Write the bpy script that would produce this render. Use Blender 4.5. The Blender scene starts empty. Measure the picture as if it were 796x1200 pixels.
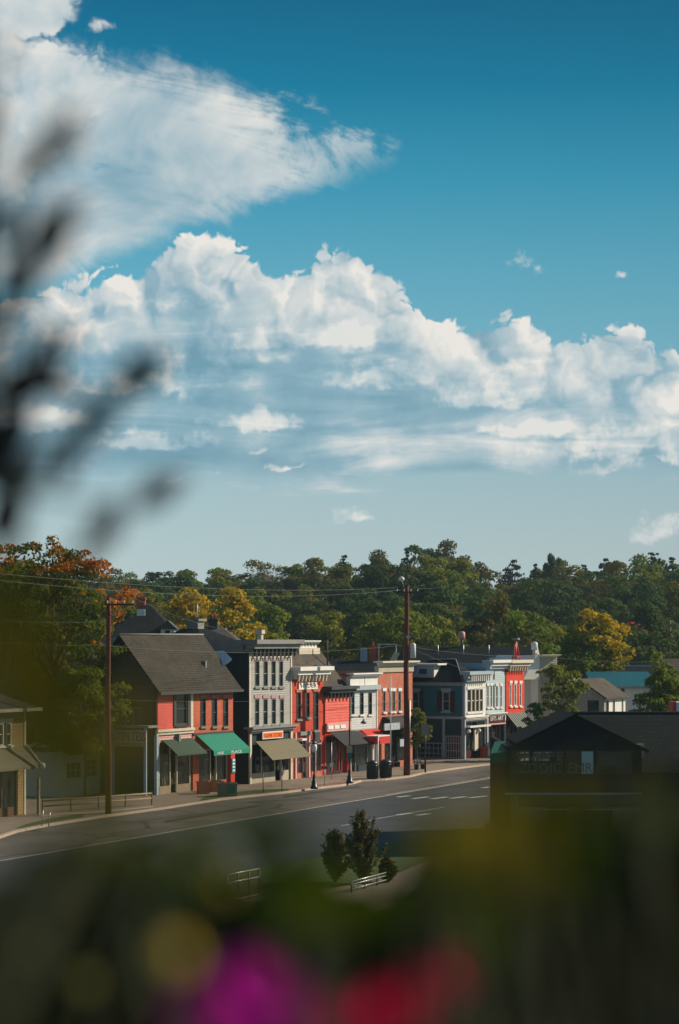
import bpy, bmesh, math, random
from mathutils import Vector, Matrix, noise as mnoise
R = math.radians
SC = bpy.context.scene
COL = SC.collection

# ------------------------------------------------------------------ camera
CAM_H = 10.9          # camera height above the street
FOC = 2833.3          # focal length in photo pixels (85 mm on a 36 mm tall frame of 1200 px)
HOR = 750.0           # row of the horizon in the photo
cam_d = bpy.data.cameras.new("camera")
cam = bpy.data.objects.new("camera", cam_d)
COL.objects.link(cam)
cam.location = (0, 0, CAM_H)
cam.rotation_euler = (R(90), 0, 0)
cam_d.lens = 85
cam_d.sensor_fit = 'VERTICAL'
cam_d.sensor_height = 36
cam_d.sensor_width = 24
cam_d.shift_y = (HOR - 600) / 1200
cam_d.clip_start = 0.05
cam_d.clip_end = 6000
cam_d.dof.use_dof = True
cam_d.dof.focus_distance = 190
cam_d.dof.aperture_fstop = 2.8
SC.camera = cam
SC.render.resolution_x, SC.render.resolution_y = 679, 1024
SC.view_settings.view_transform = 'Standard'
SC.view_settings.look = 'None'
SC.view_settings.gamma = 1
SC.view_settings.exposure = 0.3
SC.cycles.max_bounces = 6
SC.cycles.transparent_max_bounces = 12
SC.cycles.volume_bounces = 0
SC.cycles.use_denoising = True

SUN_EL, SUN_AZ = R(31), math.atan2(.92, .39)      # azimuth measured from +Y towards +X

class NT:
    """tiny helper for building node maths"""
    def __init__(s, tree): s.t = tree; s.n = tree.nodes; s.l = tree.links
    def new(s, typ, **kw):
        n = s.n.new(typ)
        for k, v in kw.items(): setattr(n, k, v)
        return n
    def put(s, sock, v):
        if isinstance(v, bpy.types.NodeSocket): s.l.new(v, sock)
        elif v is not None: sock.default_value = v
    def m(s, op, a, b=None, c=None, clamp=False):
        n = s.new('ShaderNodeMath', operation=op, use_clamp=clamp)
        for i, v in enumerate((a, b, c)):
            if v is not None: s.put(n.inputs[i], v)
        return n.outputs[0]
    def add(s, a, b): return s.m('ADD', a, b)
    def sub(s, a, b): return s.m('SUBTRACT', a, b)
    def mul(s, a, b): return s.m('MULTIPLY', a, b)
    def div(s, a, b): return s.m('DIVIDE', a, b)
    def sstep(s, v, lo, hi, a=0.0, b=1.0):
        n = s.new('ShaderNodeMapRange', interpolation_type='SMOOTHSTEP')
        for i, x in zip((0, 1, 2, 3, 4), (v, lo, hi, a, b)): s.put(n.inputs[i], x)
        return n.outputs[0]
    def lin(s, v, lo, hi, a=0.0, b=1.0):
        n = s.new('ShaderNodeMapRange')
        for i, x in zip((0, 1, 2, 3, 4), (v, lo, hi, a, b)): s.put(n.inputs[i], x)
        return n.outputs[0]
    def vec(s, x, y, z=0.0):
        n = s.new('ShaderNodeCombineXYZ')
        for i, v in enumerate((x, y, z)): s.put(n.inputs[i], v)
        return n.outputs[0]
    def sep(s, v):
        n = s.new('ShaderNodeSeparateXYZ'); s.put(n.inputs[0], v); return n.outputs
    def noise(s, vec, scale, detail=4, rough=.5, dist=0.0, color=False, dim='3D'):
        n = s.new('ShaderNodeTexNoise', noise_dimensions=dim)
        s.put(n.inputs['Vector'], vec); n.inputs['Scale'].default_value = scale
        n.inputs['Detail'].default_value = detail; n.inputs['Roughness'].default_value = rough
        n.inputs['Distortion'].default_value = dist
        return n.outputs['Color' if color else 'Fac']
    def voro(s, vec, scale, smooth=None, feature='F1', detail=0.0, dim='3D'):
        n = s.new('ShaderNodeTexVoronoi', feature='SMOOTH_F1' if smooth else feature, voronoi_dimensions=dim)
        s.put(n.inputs['Vector'], vec); n.inputs['Scale'].default_value = scale
        if detail:
            n.inputs['Detail'].default_value = detail; n.inputs['Roughness'].default_value = .5
        if smooth: n.inputs['Smoothness'].default_value = smooth
        return n
    def mixc(s, f, a, b, mode='MIX'):
        n = s.new('ShaderNodeMix', data_type='RGBA', blend_type=mode)
        s.put(n.inputs[0], f); s.put(n.inputs[6], a); s.put(n.inputs[7], b)
        return n.outputs[2]
    def ramp(s, f, pts, interp='LINEAR'):
        n = s.new('ShaderNodeValToRGB'); cr = n.color_ramp; cr.interpolation = interp
        while len(cr.elements) < len(pts): cr.elements.new(.5)
        for e, (p, c) in zip(cr.elements, pts):
            e.position = p; e.color = (*c, 1) if len(c) == 3 else c
        s.put(n.inputs[0], f); return n.outputs[0]
    def curve(s, v, pts, x0, x1, y0, y1):
        """piecewise curve through pts"""
        n = s.new('ShaderNodeFloatCurve'); c = n.mapping.curves[0]
        q = [((x - x0) / (x1 - x0), (y - y0) / (y1 - y0)) for x, y in pts]
        c.points[0].location = q[0]; c.points[1].location = q[-1]
        for p in q[1:-1]: c.points.new(*p)
        n.mapping.update()
        s.put(n.inputs['Value'], s.lin(v, x0, x1))
        return s.lin(n.outputs[0], 0, 1, y0, y1)

def srgb(r, g, b):
    f = lambda c: (c / 255) / 12.92 if c / 255 <= .04045 else ((c / 255 + .055) / 1.055) ** 2.4
    return (f(r), f(g), f(b))

# ------------------------------------------------------------------ world: Nishita sky + clouds
SKY_STRENGTH = 0.10
world = bpy.data.worlds.new("World"); SC.world = world; world.use_nodes = True
wt = world.node_tree; wt.nodes.clear(); N = NT(wt)
bg = N.new('ShaderNodeBackground'); wo = N.new('ShaderNodeOutputWorld')
wt.links.new(bg.outputs[0], wo.inputs[0]); bg.inputs['Strength'].default_value = SKY_STRENGTH
sky = N.new('ShaderNodeTexSky', sky_type='NISHITA')
sky.sun_disc = False; sky.sun_elevation = SUN_EL; sky.sun_rotation = SUN_AZ
sky.altitude = 200; sky.air_density = 1.0; sky.dust_density = .6; sky.ozone_density = 1.6
tc = N.new('ShaderNodeTexCoord')
dx, dy, dz = N.sep(tc.outputs['Generated'])
az = N.m('ARCTAN2', dx, dy)
hz = N.m('SQRT', N.add(N.mul(dx, dx), N.mul(dy, dy)))
U = N.add(N.mul(az, 28.333), 3.98)                        # 1 unit = 2.02 degrees of azimuth
V = N.mul(N.div(dz, N.m('MAXIMUM', hz, .05)), 28.333)     # 1 unit = 2.02 degrees of elevation
SKYC = [(-0.2, srgb(184, 198, 198)), (1.0, srgb(174, 194, 197)), (1.9, srgb(158, 188, 196)), (3.0, srgb(124, 180, 197)),
        (4.2, srgb(94, 167, 190)), (5.4, srgb(52, 147, 177)), (6.5, srgb(10, 120, 154)), (7.5, srgb(0, 100, 136))]
K = 1.0 / SKY_STRENGTH / 2 ** .3
tint = N.ramp(N.lin(V, -.2, 7.5), [((v + .2) / 7.7, tuple(x * K for x in c)) for v, c in SKYC])
openair = N.mixc(1.0, sky.outputs[0], (.42, .62, .62, 1), 'MULTIPLY')
nb = N.mixc(N.sstep(dz, .27, .5), tint, openair)
# the visible band keeps a share of the Nishita radiance so it still follows the sun
nb = N.mixc(.03, nb, sky.outputs[0])
# a little deeper to the right, paler to the left
rr = N.lin(U, 0, 8, 1.08, .93)
nb = N.mixc(1.0, nb, N.vec(rr, rr, rr), 'MULTIPLY')

def n2(u, v, du, dv, sc, det=4, rough=.5, dist=0.0, color=False):
    return N.noise(N.vec(N.add(u, du), N.add(v, dv)), sc, det, rough, dist, color, dim='2D')
warp = n2(U, V, 3.3, 8.1, 1.9, 3, .55, color=True)
WX, WY, _ = N.sep(warp)
def bulge(du, dv):
    """heaped relief: round tops with creases between them; second value is the softer relief used for light and shade"""
    u2 = N.add(N.add(U, du), N.mul(N.sub(WX, .5), .55)); v2 = N.add(N.add(V, dv), N.mul(N.sub(WY, .5), .55))
    tot = soft_ = None
    for k, (sc_, a, w) in enumerate(((.95, .37, .42), (2.1, .29, .20), (4.7, .21, .07), (10.5, .13, .02))):
        d = N.voro(N.vec(N.add(u2, k * 3.1), N.add(v2, k * 1.7)), sc_, dim='2D').outputs['Distance']
        q = N.sub(1.0, N.mul(d, d))
        tot = N.mul(q, a) if tot is None else N.add(tot, N.mul(q, a)); soft_ = N.mul(q, w) if soft_ is None else N.add(soft_, N.mul(q, w))
    return tot, soft_
h0, g0 = bulge(0, 0)
relief = N.sub(g0, bulge(.15, .15)[1])        # brighter where the relief faces the sun, right and up
UW = N.add(U, N.mul(N.sub(WX, .5), .5)); VW = N.add(V, N.mul(N.sub(WY, .5), .35))

SH = srgb(112, 155, 173); MD = srgb(146, 178, 192); LT = srgb(196, 207, 210); WH = srgb(236, 232, 225)
def cloudcol(f):
    return N.ramp(f, [(0, tuple(x * K for x in SH)), (.38, tuple(x * K for x in MD)), (.68, tuple(x * K for x in LT)), (1, tuple(x * K for x in WH))])

# layer 1: long anvil on the left
def G(pts): return [(x / 100, (750 - y) / 100) for x, y in pts]
def C(pts): return N.curve(U, G(pts), -.5, 8.5, 0, 9)
fine = n2(U, V, 31, 17, 2.6, 5, .6, .2)
FN = N.sub(fine, .5)
wA = n2(N.mul(U, .6), N.mul(V, .9), 4, 2, .8, 5, .55, .3)
rot_u = N.add(N.mul(U, .93), N.mul(V, -.30)); rot_v = N.add(N.mul(U, .30), N.mul(V, .93))
wS = n2(N.mul(rot_u, .5), N.mul(rot_v, 1.2), 9, 5, 1.0, 7, .62, .9)
tA = C([(-50, 40), (60, 45), (105, 58), (180, 76), (250, 92), (330, 122), (400, 140), (440, 152), (468, 168), (490, 215), (850, 240)])
bA = C([(-50, 352), (40, 345), (120, 312), (200, 284), (300, 244), (380, 216), (430, 202), (462, 192), (490, 150), (850, 120)])
fray = N.lin(U, 0, 5, .35, 1.0)
dis = N.mul(N.add(N.mul(N.sub(wS, .5), 2.1), N.mul(FN, .8)), fray)
eT = N.sstep(N.sub(N.add(tA, dis), V), -.12, .5)
eB = N.sstep(N.sub(V, N.add(bA, N.mul(dis, .55))), -.12, .34)
aA = N.mul(N.mul(eT, eB), N.sstep(N.add(wS, N.lin(U, 0, 5, .25, .0)), .2, .6, .62, .97))
tip = N.lin(U, 2.9, 4.9, .14, .62)
aA = N.mul(aA, N.sstep(N.add(wS, N.mul(FN, .7)), N.sub(tip, .16), N.add(tip, .16)))
sA = N.add(N.mul(N.sub(wA, .5), 1.5), N.add(.60, N.mul(N.sub(wS, .5), .25)))
sA = N.add(sA, N.mul(N.sstep(U, 1.4, 0), -.12))
nb = N.mixc(aA, nb, cloudcol(N.m('MULTIPLY', sA, 1, clamp=True)))

def smax(parts):
    t = parts[0]
    for p in parts[1:]: t = N.m('MAXIMUM', t, p)
    return t
def ell(cx, cy, rx, ry, flat=.55):
    """ellipse field, with a flatter base"""
    du = N.mul(N.sub(UW, cx / 100), 100 / rx)
    dv = N.sub(VW, (750 - cy) / 100)
    up = N.mul(N.m('MAXIMUM', dv, 0), 100 / ry); dn = N.mul(N.m('MINIMUM', dv, 0), 100 / (ry * flat))
    d2 = N.add(N.mul(du, du), N.add(N.mul(up, up), N.mul(dn, dn)))
    return N.sub(1.0, N.m('SQRT', d2))
hP, lP = h0, relief
# layer 2: heaped cloud at the top left corner
fC = smax([ell(15, 5, 95, 52, .9), ell(60, 105, 62, 58, .9), ell(5, 140, 80, 90, 1.0)])
aC = N.sstep(N.add(N.add(fC, N.mul(N.sub(hP, .72), 1.1)), N.mul(FN, .35)), -.06, .24)
sC = N.add(N.add(.70, N.mul(lP, .9)), N.mul(N.sub(wA, .5), 1.1))
nb = N.mixc(aC, nb, cloudcol(N.m('MULTIPLY', sC, 1, clamp=True)))

# layer 3: the heaped bank across the picture
topc = C([(-50, 372), (0, 362), (60, 350), (120, 330), (165, 318), (200, 300), (235, 278), (275, 290), (320, 318), (352, 312),
          (388, 296), (430, 314), (470, 332), (490, 355), (500, 376), (560, 378), (610, 384), (660, 402), (700, 400), (738, 394), (765, 416), (850, 430)])
hB, lB = h0, relief
under = N.sub(topc, V)
aB = N.sstep(N.add(under, N.add(N.mul(N.sub(hB, .74), .95), N.mul(FN, .12))), -.02, .07)
streak = n2(N.mul(U, .38), N.mul(V, 2.0), 3, 3, 1.0, 6, .55, .4)
base = N.sstep(N.add(V, N.mul(N.sub(streak, .5), .9)), 1.78, 2.10)
soft = n2(U, V, 21, 4, .7, 5, .55)
deep = N.sstep(N.add(under, N.add(N.mul(N.sub(soft, .5), 3.6), N.mul(N.sub(streak, .5), 1.6))), .25, 1.35)
sTop = N.add(N.add(.73, N.mul(lB, 3.2)), N.add(N.mul(N.sub(wA, .5), .5), N.mul(N.sstep(under, .25, 1.1), -.16)))
body = N.add(.30, N.mul(N.sub(soft, .5), 1.5))
fM = smax([ell(225, 452, 60, 34, .5), ell(150, 352, 90, 30, .5), ell(60, 500, 90, 22, .4), ell(175, 520, 90, 24, .4), ell(300, 495, 60, 16, .5), ell(450, 445, 70, 22, .5), ell(570, 470, 60, 30, .35),
           ell(700, 440, 130, 20, .5), ell(610, 395, 120, 30, .6), ell(730, 520, 110, 34, .5), ell(120, 455, 60, 16, .5), ell(380, 400, 120, 22, .5), ell(640, 510, 80, 16, .5)])
aM = N.sstep(N.add(N.add(fM, N.mul(N.sub(hB, .74), 1.2)), N.mul(FN, 1.6)), -.1, .75)
sLow = N.add(N.add(body, N.mul(N.sub(streak, .5), 2.0)), N.mul(aM, N.add(.52, N.mul(lB, 1.2))))
sBk = N.add(N.mul(sTop, N.sub(1, deep)), N.mul(sLow, deep))
aB = N.mul(aB, N.mul(base, N.add(.86, N.mul(N.sub(1, deep), .13))))
nb = N.mixc(aB, nb, cloudcol(N.m('MULTIPLY', sBk, 1, clamp=True)))

# layer 4: small separate heaps
hS, lS = h0, relief
fS = smax([ell(424, 610, 46, 13, .3), ell(770, 628, 40, 22, .4), ell(622, 314, 20, 10, .8), ell(727, 322, 8, 4, .8), ell(118, 32, 18, 9, .8),
           ell(600, 542, 38, 6, .5), ell(342, 551, 20, 6, .4), ell(455, 534, 34, 6, .5), ell(700, 550, 60, 12, .5), ell(215, 560, 50, 7, .5), ell(300, 528, 14, 5, .5), ell(770, 542, 40, 8, .5)])
aS = N.sstep(N.add(N.add(fS, N.mul(N.sub(hS, .74), 1.6)), N.mul(FN, 4.2)), .02, 1.5)
sS = N.add(.78, N.mul(lS, 1.4))
nb = N.mixc(N.mul(aS, .9), nb, cloudcol(N.m('MULTIPLY', sS, 1, clamp=True)))
front = N.sstep(N.div(dy, N.m('MAXIMUM', hz, .05)), .55, .85)
nb = N.mixc(front, openair, nb)
wt.links.new(nb, bg.inputs['Color'])
world.cycles.sampling_method = 'MANUAL'; world.cycles.sample_map_resolution = 512

sun_d = bpy.data.lights.new("sun", 'SUN'); sun = bpy.data.objects.new("sun", sun_d); COL.objects.link(sun)
sun_d.energy = 5.0; sun_d.angle = R(.55); sun_d.color = (1.0, .84, .66)
SUN_DIR = Vector((math.sin(SUN_AZ) * math.cos(SUN_EL), math.cos(SUN_AZ) * math.cos(SUN_EL), math.sin(SUN_EL)))
sun.rotation_euler = SUN_DIR.to_track_quat('Z', 'Y').to_euler()
sun.location = (30, 10, 60)

# ------------------------------------------------------------------ building helpers
def new_obj(name, data, parent=None):
    o = bpy.data.objects.new(name, data); COL.objects.link(o)
    if parent is not None: o.parent = parent
    return o

def tag(o, label=None, cat=None, group=None, kind=None):
    if label: o['label'] = label
    if cat: o['category'] = cat
    if group: o['group'] = group
    if kind: o['kind'] = kind
    return o

def thing(name, label, cat, loc=(0, 0, 0), rz=0.0, group=None):
    o = new_obj(name, None); o.location = loc; o.rotation_euler = (0, 0, rz); o.empty_display_size = .3
    return tag(o, label, cat, group)

class MB:
    def __init__(s): s.v = []; s.f = []; s.sm = []
    def quad(s, *p, smooth=False):
        i = len(s.v); s.v += [tuple(q) for q in p]; s.f.append(tuple(range(i, i + len(p)))); s.sm.append(smooth); return s
    def box(s, x0, x1, y0, y1, z0, z1):
        if x0 > x1: x0, x1 = x1, x0
        if y0 > y1: y0, y1 = y1, y0
        if z0 > z1: z0, z1 = z1, z0
        i = len(s.v)
        s.v += [(x0, y0, z0), (x1, y0, z0), (x1, y1, z0), (x0, y1, z0), (x0, y0, z1), (x1, y0, z1), (x1, y1, z1), (x0, y1, z1)]
        for q in ((0, 3, 2, 1), (4, 5, 6, 7), (0, 1, 5, 4), (1, 2, 6, 5), (2, 3, 7, 6), (3, 0, 4, 7)):
            s.f.append(tuple(i + k for k in q)); s.sm.append(False)
        return s
    def prism(s, poly, a0, a1, axis='x'):
        """poly: list of 2D points; axis x -> (y,z), y -> (x,z), z -> (x,y)"""
        i = len(s.v); n = len(poly)
        def P(p, a): return (a, p[0], p[1]) if axis == 'x' else ((p[0], a, p[1]) if axis == 'y' else (p[0], p[1], a))
        s.v += [P(p, a0) for p in poly] + [P(p, a1) for p in poly]
        s.f.append(tuple(i + k for k in reversed(range(n)))); s.f.append(tuple(i + n + k for k in range(n))); s.sm += [False, False]
        for k in range(n):
            s.f.append((i + k, i + (k + 1) % n, i + n + (k + 1) % n, i + n + k)); s.sm.append(False)
        return s
    def tube(s, pts, r, n=8, r2=None, caps=True):
        pts = [Vector(p) for p in pts]; m = len(pts); i0 = len(s.v)
        for j, p in enumerate(pts):
            d = (pts[min(j + 1, m - 1)] - pts[max(j - 1, 0)]).normalized()
            a = d.cross(Vector((1, 0, 0) if abs(d.z) > .85 else (0, 0, 1)))
            a.normalize(); b = d.cross(a)
            rr = r if r2 is None else r + (r2 - r) * j / max(m - 1, 1)
            if isinstance(r, (list, tuple)): rr = r[j]
            for k in range(n):
                t = 2 * math.pi * k / n
                s.v.append(tuple(p + (a * math.cos(t) + b * math.sin(t)) * rr))
        for j in range(m - 1):
            for k in range(n):
                s.f.append((i0 + j * n + k, i0 + j * n + (k + 1) % n, i0 + (j + 1) * n + (k + 1) % n, i0 + (j + 1) * n + k)); s.sm.append(True)
        if caps:
            s.f.append(tuple(i0 + k for k in reversed(range(n)))); s.f.append(tuple(i0 + (m - 1) * n + k for k in range(n))); s.sm += [False, False]
        return s
    def lathe(s, prof, cx=0, cy=0, n=12):
        """prof: list of (r, z)"""
        i0 = len(s.v); m = len(prof)
        for r, z in prof:
            for k in range(n):
                t = 2 * math.pi * k / n; s.v.append((cx + r * math.cos(t), cy + r * math.sin(t), z))
        for j in range(m - 1):
            for k in range(n):
                s.f.append((i0 + j * n + k, i0 + j * n + (k + 1) % n, i0 + (j + 1) * n + (k + 1) % n, i0 + (j + 1) * n + k)); s.sm.append(True)
        s.f.append(tuple(i0 + k for k in reversed(range(n)))); s.f.append(tuple(i0 + (m - 1) * n + k for k in range(n))); s.sm += [False, False]
        return s
    def mesh(s, name):
        me = bpy.data.meshes.new(name); me.from_pydata(s.v, [], s.f); me.polygons.foreach_set('use_smooth', s.sm); me.update(); return me
    def build(s, name, mat, parent=None, label=None, fix=True):
        me = s.mesh(name); me.materials.append(mat)
        if fix:
            b = bmesh.new(); b.from_mesh(me); bmesh.ops.recalc_face_normals(b, faces=b.faces); b.to_mesh(me); b.free()
        o = new_obj(name, me, parent)
        if label: o['label'] = label
        return o

# ------------------------------------------------------------------ materials
def mat(name, col, rough=.75, var=.12, vs=1.5, bump=0.0, bs=30, metal=0.0, spec=.2, streaks=0.0, coat=0.0):
    m = bpy.data.materials.new(name); m.use_nodes = True; t = m.node_tree; n = NT(t)
    p = t.nodes['Principled BSDF']; p.inputs['Roughness'].default_value = rough
    p.inputs['Metallic'].default_value = metal; p.inputs['Specular IOR Level'].default_value = spec
    if coat: p.inputs['Coat Weight'].default_value = coat
    c = n.new('ShaderNodeTexCoord').outputs['Object']
    f = n.noise(c, vs, 4, .6)
    k = n.lin(f, .25, .75, 1 - var, 1 + var)
    if streaks:
        x, y, z = n.sep(c)
        sf = n.noise(n.vec(n.mul(n.add(x, y), 6), n.mul(z, .35), 0), 1, 4, .6)
        k = n.mul(k, n.lin(sf, .35, .7, 1 - streaks, 1.0))
    base = n.mixc(1.0, (*col, 1), n.vec(k, k, k), 'MULTIPLY')
    n.put(p.inputs['Base Color'], base)
    if bump:
        b = n.new('ShaderNodeBump'); b.inputs['Strength'].default_value = bump; b.inputs['Distance'].default_value = .03
        n.put(b.inputs['Height'], n.noise(c, bs, 4, .6)); n.put(p.inputs['Normal'], b.outputs[0])
    return m

def mat_brick(name, c1, c2, mortar, paint=0.0):
    m = bpy.data.materials.new(name); m.use_nodes = True; t = m.node_tree; n = NT(t)
    p = t.nodes['Principled BSDF']; p.inputs['Roughness'].default_value = .85; p.inputs['Specular IOR Level'].default_value = .25
    c = n.new('ShaderNodeTexCoord').outputs['Object']; x, y, z = n.sep(c)
    bt = n.new('ShaderNodeTexBrick'); n.put(bt.inputs['Vector'], n.vec(n.add(x, y), z, 0))
    bt.inputs['Scale'].default_value = 1.0; bt.inputs['Brick Width'].default_value = .30; bt.inputs['Row Height'].default_value = .11
    bt.inputs['Mortar Size'].default_value = .012; bt.inputs['Bias'].default_value = 0
    bt.inputs['Color1'].default_value = (*c1, 1); bt.inputs['Color2'].default_value = (*c2, 1); bt.inputs['Mortar'].default_value = (*mortar, 1)
    k = n.lin(n.noise(c, .9, 5, .65), .25, .75, .78, 1.18)
    n.put(p.inputs['Base Color'], n.mixc(1.0, bt.outputs['Color'], n.vec(k, k, k), 'MULTIPLY'))
    b = n.new('ShaderNodeBump'); b.inputs['Strength'].default_value = .5; b.inputs['Distance'].default_value = .02; b.invert = True
    n.put(b.inputs['Height'], bt.outputs['Fac']); n.put(p.inputs['Normal'], b.outputs[0])
    return m

def mat_shingle(name, col, rows=.16, var=.14, rough=.9):
    """roofing in courses: colour varies tab by tab"""
    m = bpy.data.materials.new(name); m.use_nodes = True; t = m.node_tree; n = NT(t)
    p = t.nodes['Principled BSDF']; p.inputs['Roughness'].default_value = rough; p.inputs['Specular IOR Level'].default_value = .06
    c = n.new('ShaderNodeTexCoord').outputs['Object']; x, y, z = n.sep(c)
    bt = n.new('ShaderNodeTexBrick'); n.put(bt.inputs['Vector'], n.vec(x, z, 0))
    bt.inputs['Scale'].default_value = 1; bt.inputs['Brick Width'].default_value = .3; bt.inputs['Row Height'].default_value = rows
    bt.inputs['Mortar Size'].default_value = .015
    a = tuple(v * (1 + var) for v in col); d = tuple(v * (1 - var) for v in col)
    bt.inputs['Color1'].default_value = (*a, 1); bt.inputs['Color2'].default_value = (*d, 1); bt.inputs['Mortar'].default_value = (*[v * .5 for v in col], 1)
    k = n.lin(n.noise(c, .6, 5, .65), .25, .75, .75, 1.25)
    n.put(p.inputs['Base Color'], n.mixc(1.0, bt.outputs['Color'], n.vec(k, k, k), 'MULTIPLY'))
    b = n.new('ShaderNodeBump'); b.inputs['Strength'].default_value = .6; b.inputs['Distance'].default_value = .02; b.invert = True
    n.put(b.inputs['Height'], bt.outputs['Fac']); n.put(p.inputs['Normal'], b.outputs[0])
    return m

def mat_glass(name, tint=(.03, .045, .05), see=.45):
    m = bpy.data.materials.new(name); m.use_nodes = True; t = m.node_tree; n = NT(t); t.nodes.clear()
    o = n.new('ShaderNodeOutputMaterial'); d = n.new('ShaderNodeBsdfPrincipled')
    d.inputs['Base Color'].default_value = (*tint, 1); d.inputs['Roughness'].default_value = .04; d.inputs['Specular IOR Level'].default_value = .6
    c = n.new('ShaderNodeTexCoord').outputs['Object']
    b = n.new('ShaderNodeBump'); b.inputs['Strength'].default_value = .12; b.inputs['Distance'].default_value = .02
    n.put(b.inputs['Height'], n.noise(c, 1.7, 2)); n.put(d.inputs['Normal'], b.outputs[0])
    tr = n.new('ShaderNodeBsdfTransparent'); tr.inputs[0].default_value = (.55, .6, .6, 1)
    mx = n.new('ShaderNodeMixShader'); mx.inputs[0].default_value = see
    t.links.new(d.outputs[0], mx.inputs[1]); t.links.new(tr.outputs[0], mx.inputs[2]); t.links.new(mx.outputs[0], o.inputs[0])
    return m

def mat_leaf(name, cols, trans=.35, rough=.5, patch=None, hue=0.0):
    """leaves: each leaf its own shade; patch = (colour, scale, lo, hi) turned foliage in places"""
    m = bpy.data.materials.new(name); m.use_nodes = True; t = m.node_tree; n = NT(t); t.nodes.clear()
    o = n.new('ShaderNodeOutputMaterial')
    rnd = n.new('ShaderNodeNewGeometry').outputs['Random Per Island']
    k = len(cols)
    col = n.ramp(rnd, [((i + .5) / k, c) for i, c in enumerate(cols)])
    c = n.new('ShaderNodeTexCoord').outputs['Object']
    v = n.lin(n.noise(c, .45, 3, .6), .3, .7, .8, 1.25)
    if patch:
        pc, ps, lo, hi = patch[:4]
        f = n.noise(c, ps, 3, .6)
        if len(patch) > 4:                       # more of it towards the top of the crown
            z = n.sep(c)[2]; f = n.add(f, n.lin(z, patch[4], patch[5], -.25, .22))
        if len(patch) > 6:                       # and towards one side
            x = n.sep(c)[0]; f = n.add(f, n.lin(x, patch[6], patch[7], -.2, .15))
        kk = len(pc)
        pcol = n.ramp(n.m('FRACT', n.mul(rnd, 7.3)), [((i + .5) / kk, q) for i, q in enumerate(pc)])
        col = n.mixc(n.sstep(f, lo, hi), col, pcol)
    oi = n.new('ShaderNodeObjectInfo').outputs['Random']
    v = n.mul(v, n.lin(oi, 0, 1, .75, 1.25))
    col = n.mixc(1.0, col, n.vec(v, v, v), 'MULTIPLY')
    if hue:
        h = n.new('ShaderNodeHueSaturation'); n.put(h.inputs['Color'], col)
        n.put(h.inputs['Hue'], n.lin(n.m('FRACT', n.mul(oi, 9.7)), 0, 1, .5 - hue, .5 + hue * .6)); col = h.outputs[0]
    d = n.new('ShaderNodeBsdfPrincipled'); d.inputs['Roughness'].default_value = .75; d.inputs['Specular IOR Level'].default_value = .08
    n.put(d.inputs['Base Color'], col)
    tl = n.new('ShaderNodeBsdfTranslucent'); n.put(tl.inputs[0], n.mixc(1.0, col, (1.5, 1.35, .5, 1), 'MULTIPLY'))
    mx = n.new('ShaderNodeMixShader'); mx.inputs[0].default_value = trans
    t.links.new(d.outputs[0], mx.inputs[1]); t.links.new(tl.outputs[0], mx.inputs[2]); t.links.new(mx.outputs[0], o.inputs[0])
    return m

M = {}
M['red_clap'] = mat('red_clapboard', (.66, .085, .065), .6, .10, streaks=.15)
M['red_clap2'] = mat('worn_red_clapboard', (.70, .12, .085), .6, .12, streaks=.15)
M['grey_clap'] = mat('grey_clapboard', (.36, .36, .33), .65, .08, streaks=.15)
M['ltgrey_clap'] = mat('light_grey_clapboard', (.50, .52, .51), .65, .08, streaks=.12)
M['pale_blue'] = mat('pale_blue_clapboard', (.40, .50, .53), .6, .08, streaks=.1)
M['teal'] = mat('teal_blue_siding', (.028, .16, .205), .6, .1, streaks=.12)
M['teal_dark'] = mat('dark_teal_siding', (.012, .045, .058), .6, .1)
M['olive'] = mat('ochre_siding', (.30, .20, .07), .7, .1, streaks=.15)
M['dark_side'] = mat('dark_slate_siding', (.018, .034, .040), .7, .12, streaks=.15)
M['dark_green_wall'] = mat('dark_olive_siding', (.06, .06, .035), .75, .12, streaks=.15)
M['brick'] = mat_brick('orange_red_brick', (.54, .10, .042), (.42, .07, .034), (.32, .17, .12))
M['brick_dark'] = mat_brick('dark_red_brick', (.15, .032, .02), (.11, .025, .018), (.10, .06, .05))  # darker copy of the brick, with the pier's shade in its colour
M['brick2'] = mat_brick('red_painted_brick', (.56, .065, .028), (.47, .05, .024), (.42, .06, .035))
M['brick3'] = mat_brick('salmon_brick', (.52, .14, .07), (.42, .10, .055), (.40, .24, .18))
M['brick4'] = mat_brick('bright_red_brick', (.68, .05, .02), (.58, .04, .018), (.5, .06, .03))
M['white'] = mat('white_paint', (.72, .71, .67), .55, .06, streaks=.12)
M['cream'] = mat('cream_paint', (.62, .56, .44), .55, .08, streaks=.15)
M['beige'] = mat('beige_stucco', (.42, .38, .30), .8, .1, streaks=.15)
M['pinkw'] = mat('pink_trim', (.60, .32, .30), .6, .08)
M['mauve'] = mat('mauve_paint', (.40, .24, .26), .6, .08)
M['trim_grey'] = mat('weathered_grey_trim', (.24, .24, .23), .6, .12, streaks=.15)
M['trim_dark'] = mat('dark_trim', (.05, .055, .055), .6, .12)
M['trim_blue'] = mat('grey_blue_trim', (.32, .40, .45), .6, .08)
M['maroon'] = mat('maroon_paint', (.045, .010, .010), .5, .1)
M['redpaint'] = mat('red_paint', (.52, .04, .025), .45, .08)
M['orange'] = mat('orange_paint', (.80, .20, .035), .5, .15, vs=4)
M['black'] = mat('black_metal', (.014, .016, .018), .4, .1, spec=.5)
M['dark_int'] = mat('dark_interior', (.02, .02, .02), .9)
M['wood_d'] = mat('weathered_dark_wood', (.11, .055, .03), .8, .2, bump=.4, bs=12, streaks=.3)
M['wood_pole'] = mat('reddish_brown_pole_wood', (.17, .058, .034), .85, .2, bump=.5, bs=14, streaks=.35)
M['timber'] = mat('grey_timber', (.28, .22, .15), .8, .2, bump=.3, bs=14)
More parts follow.
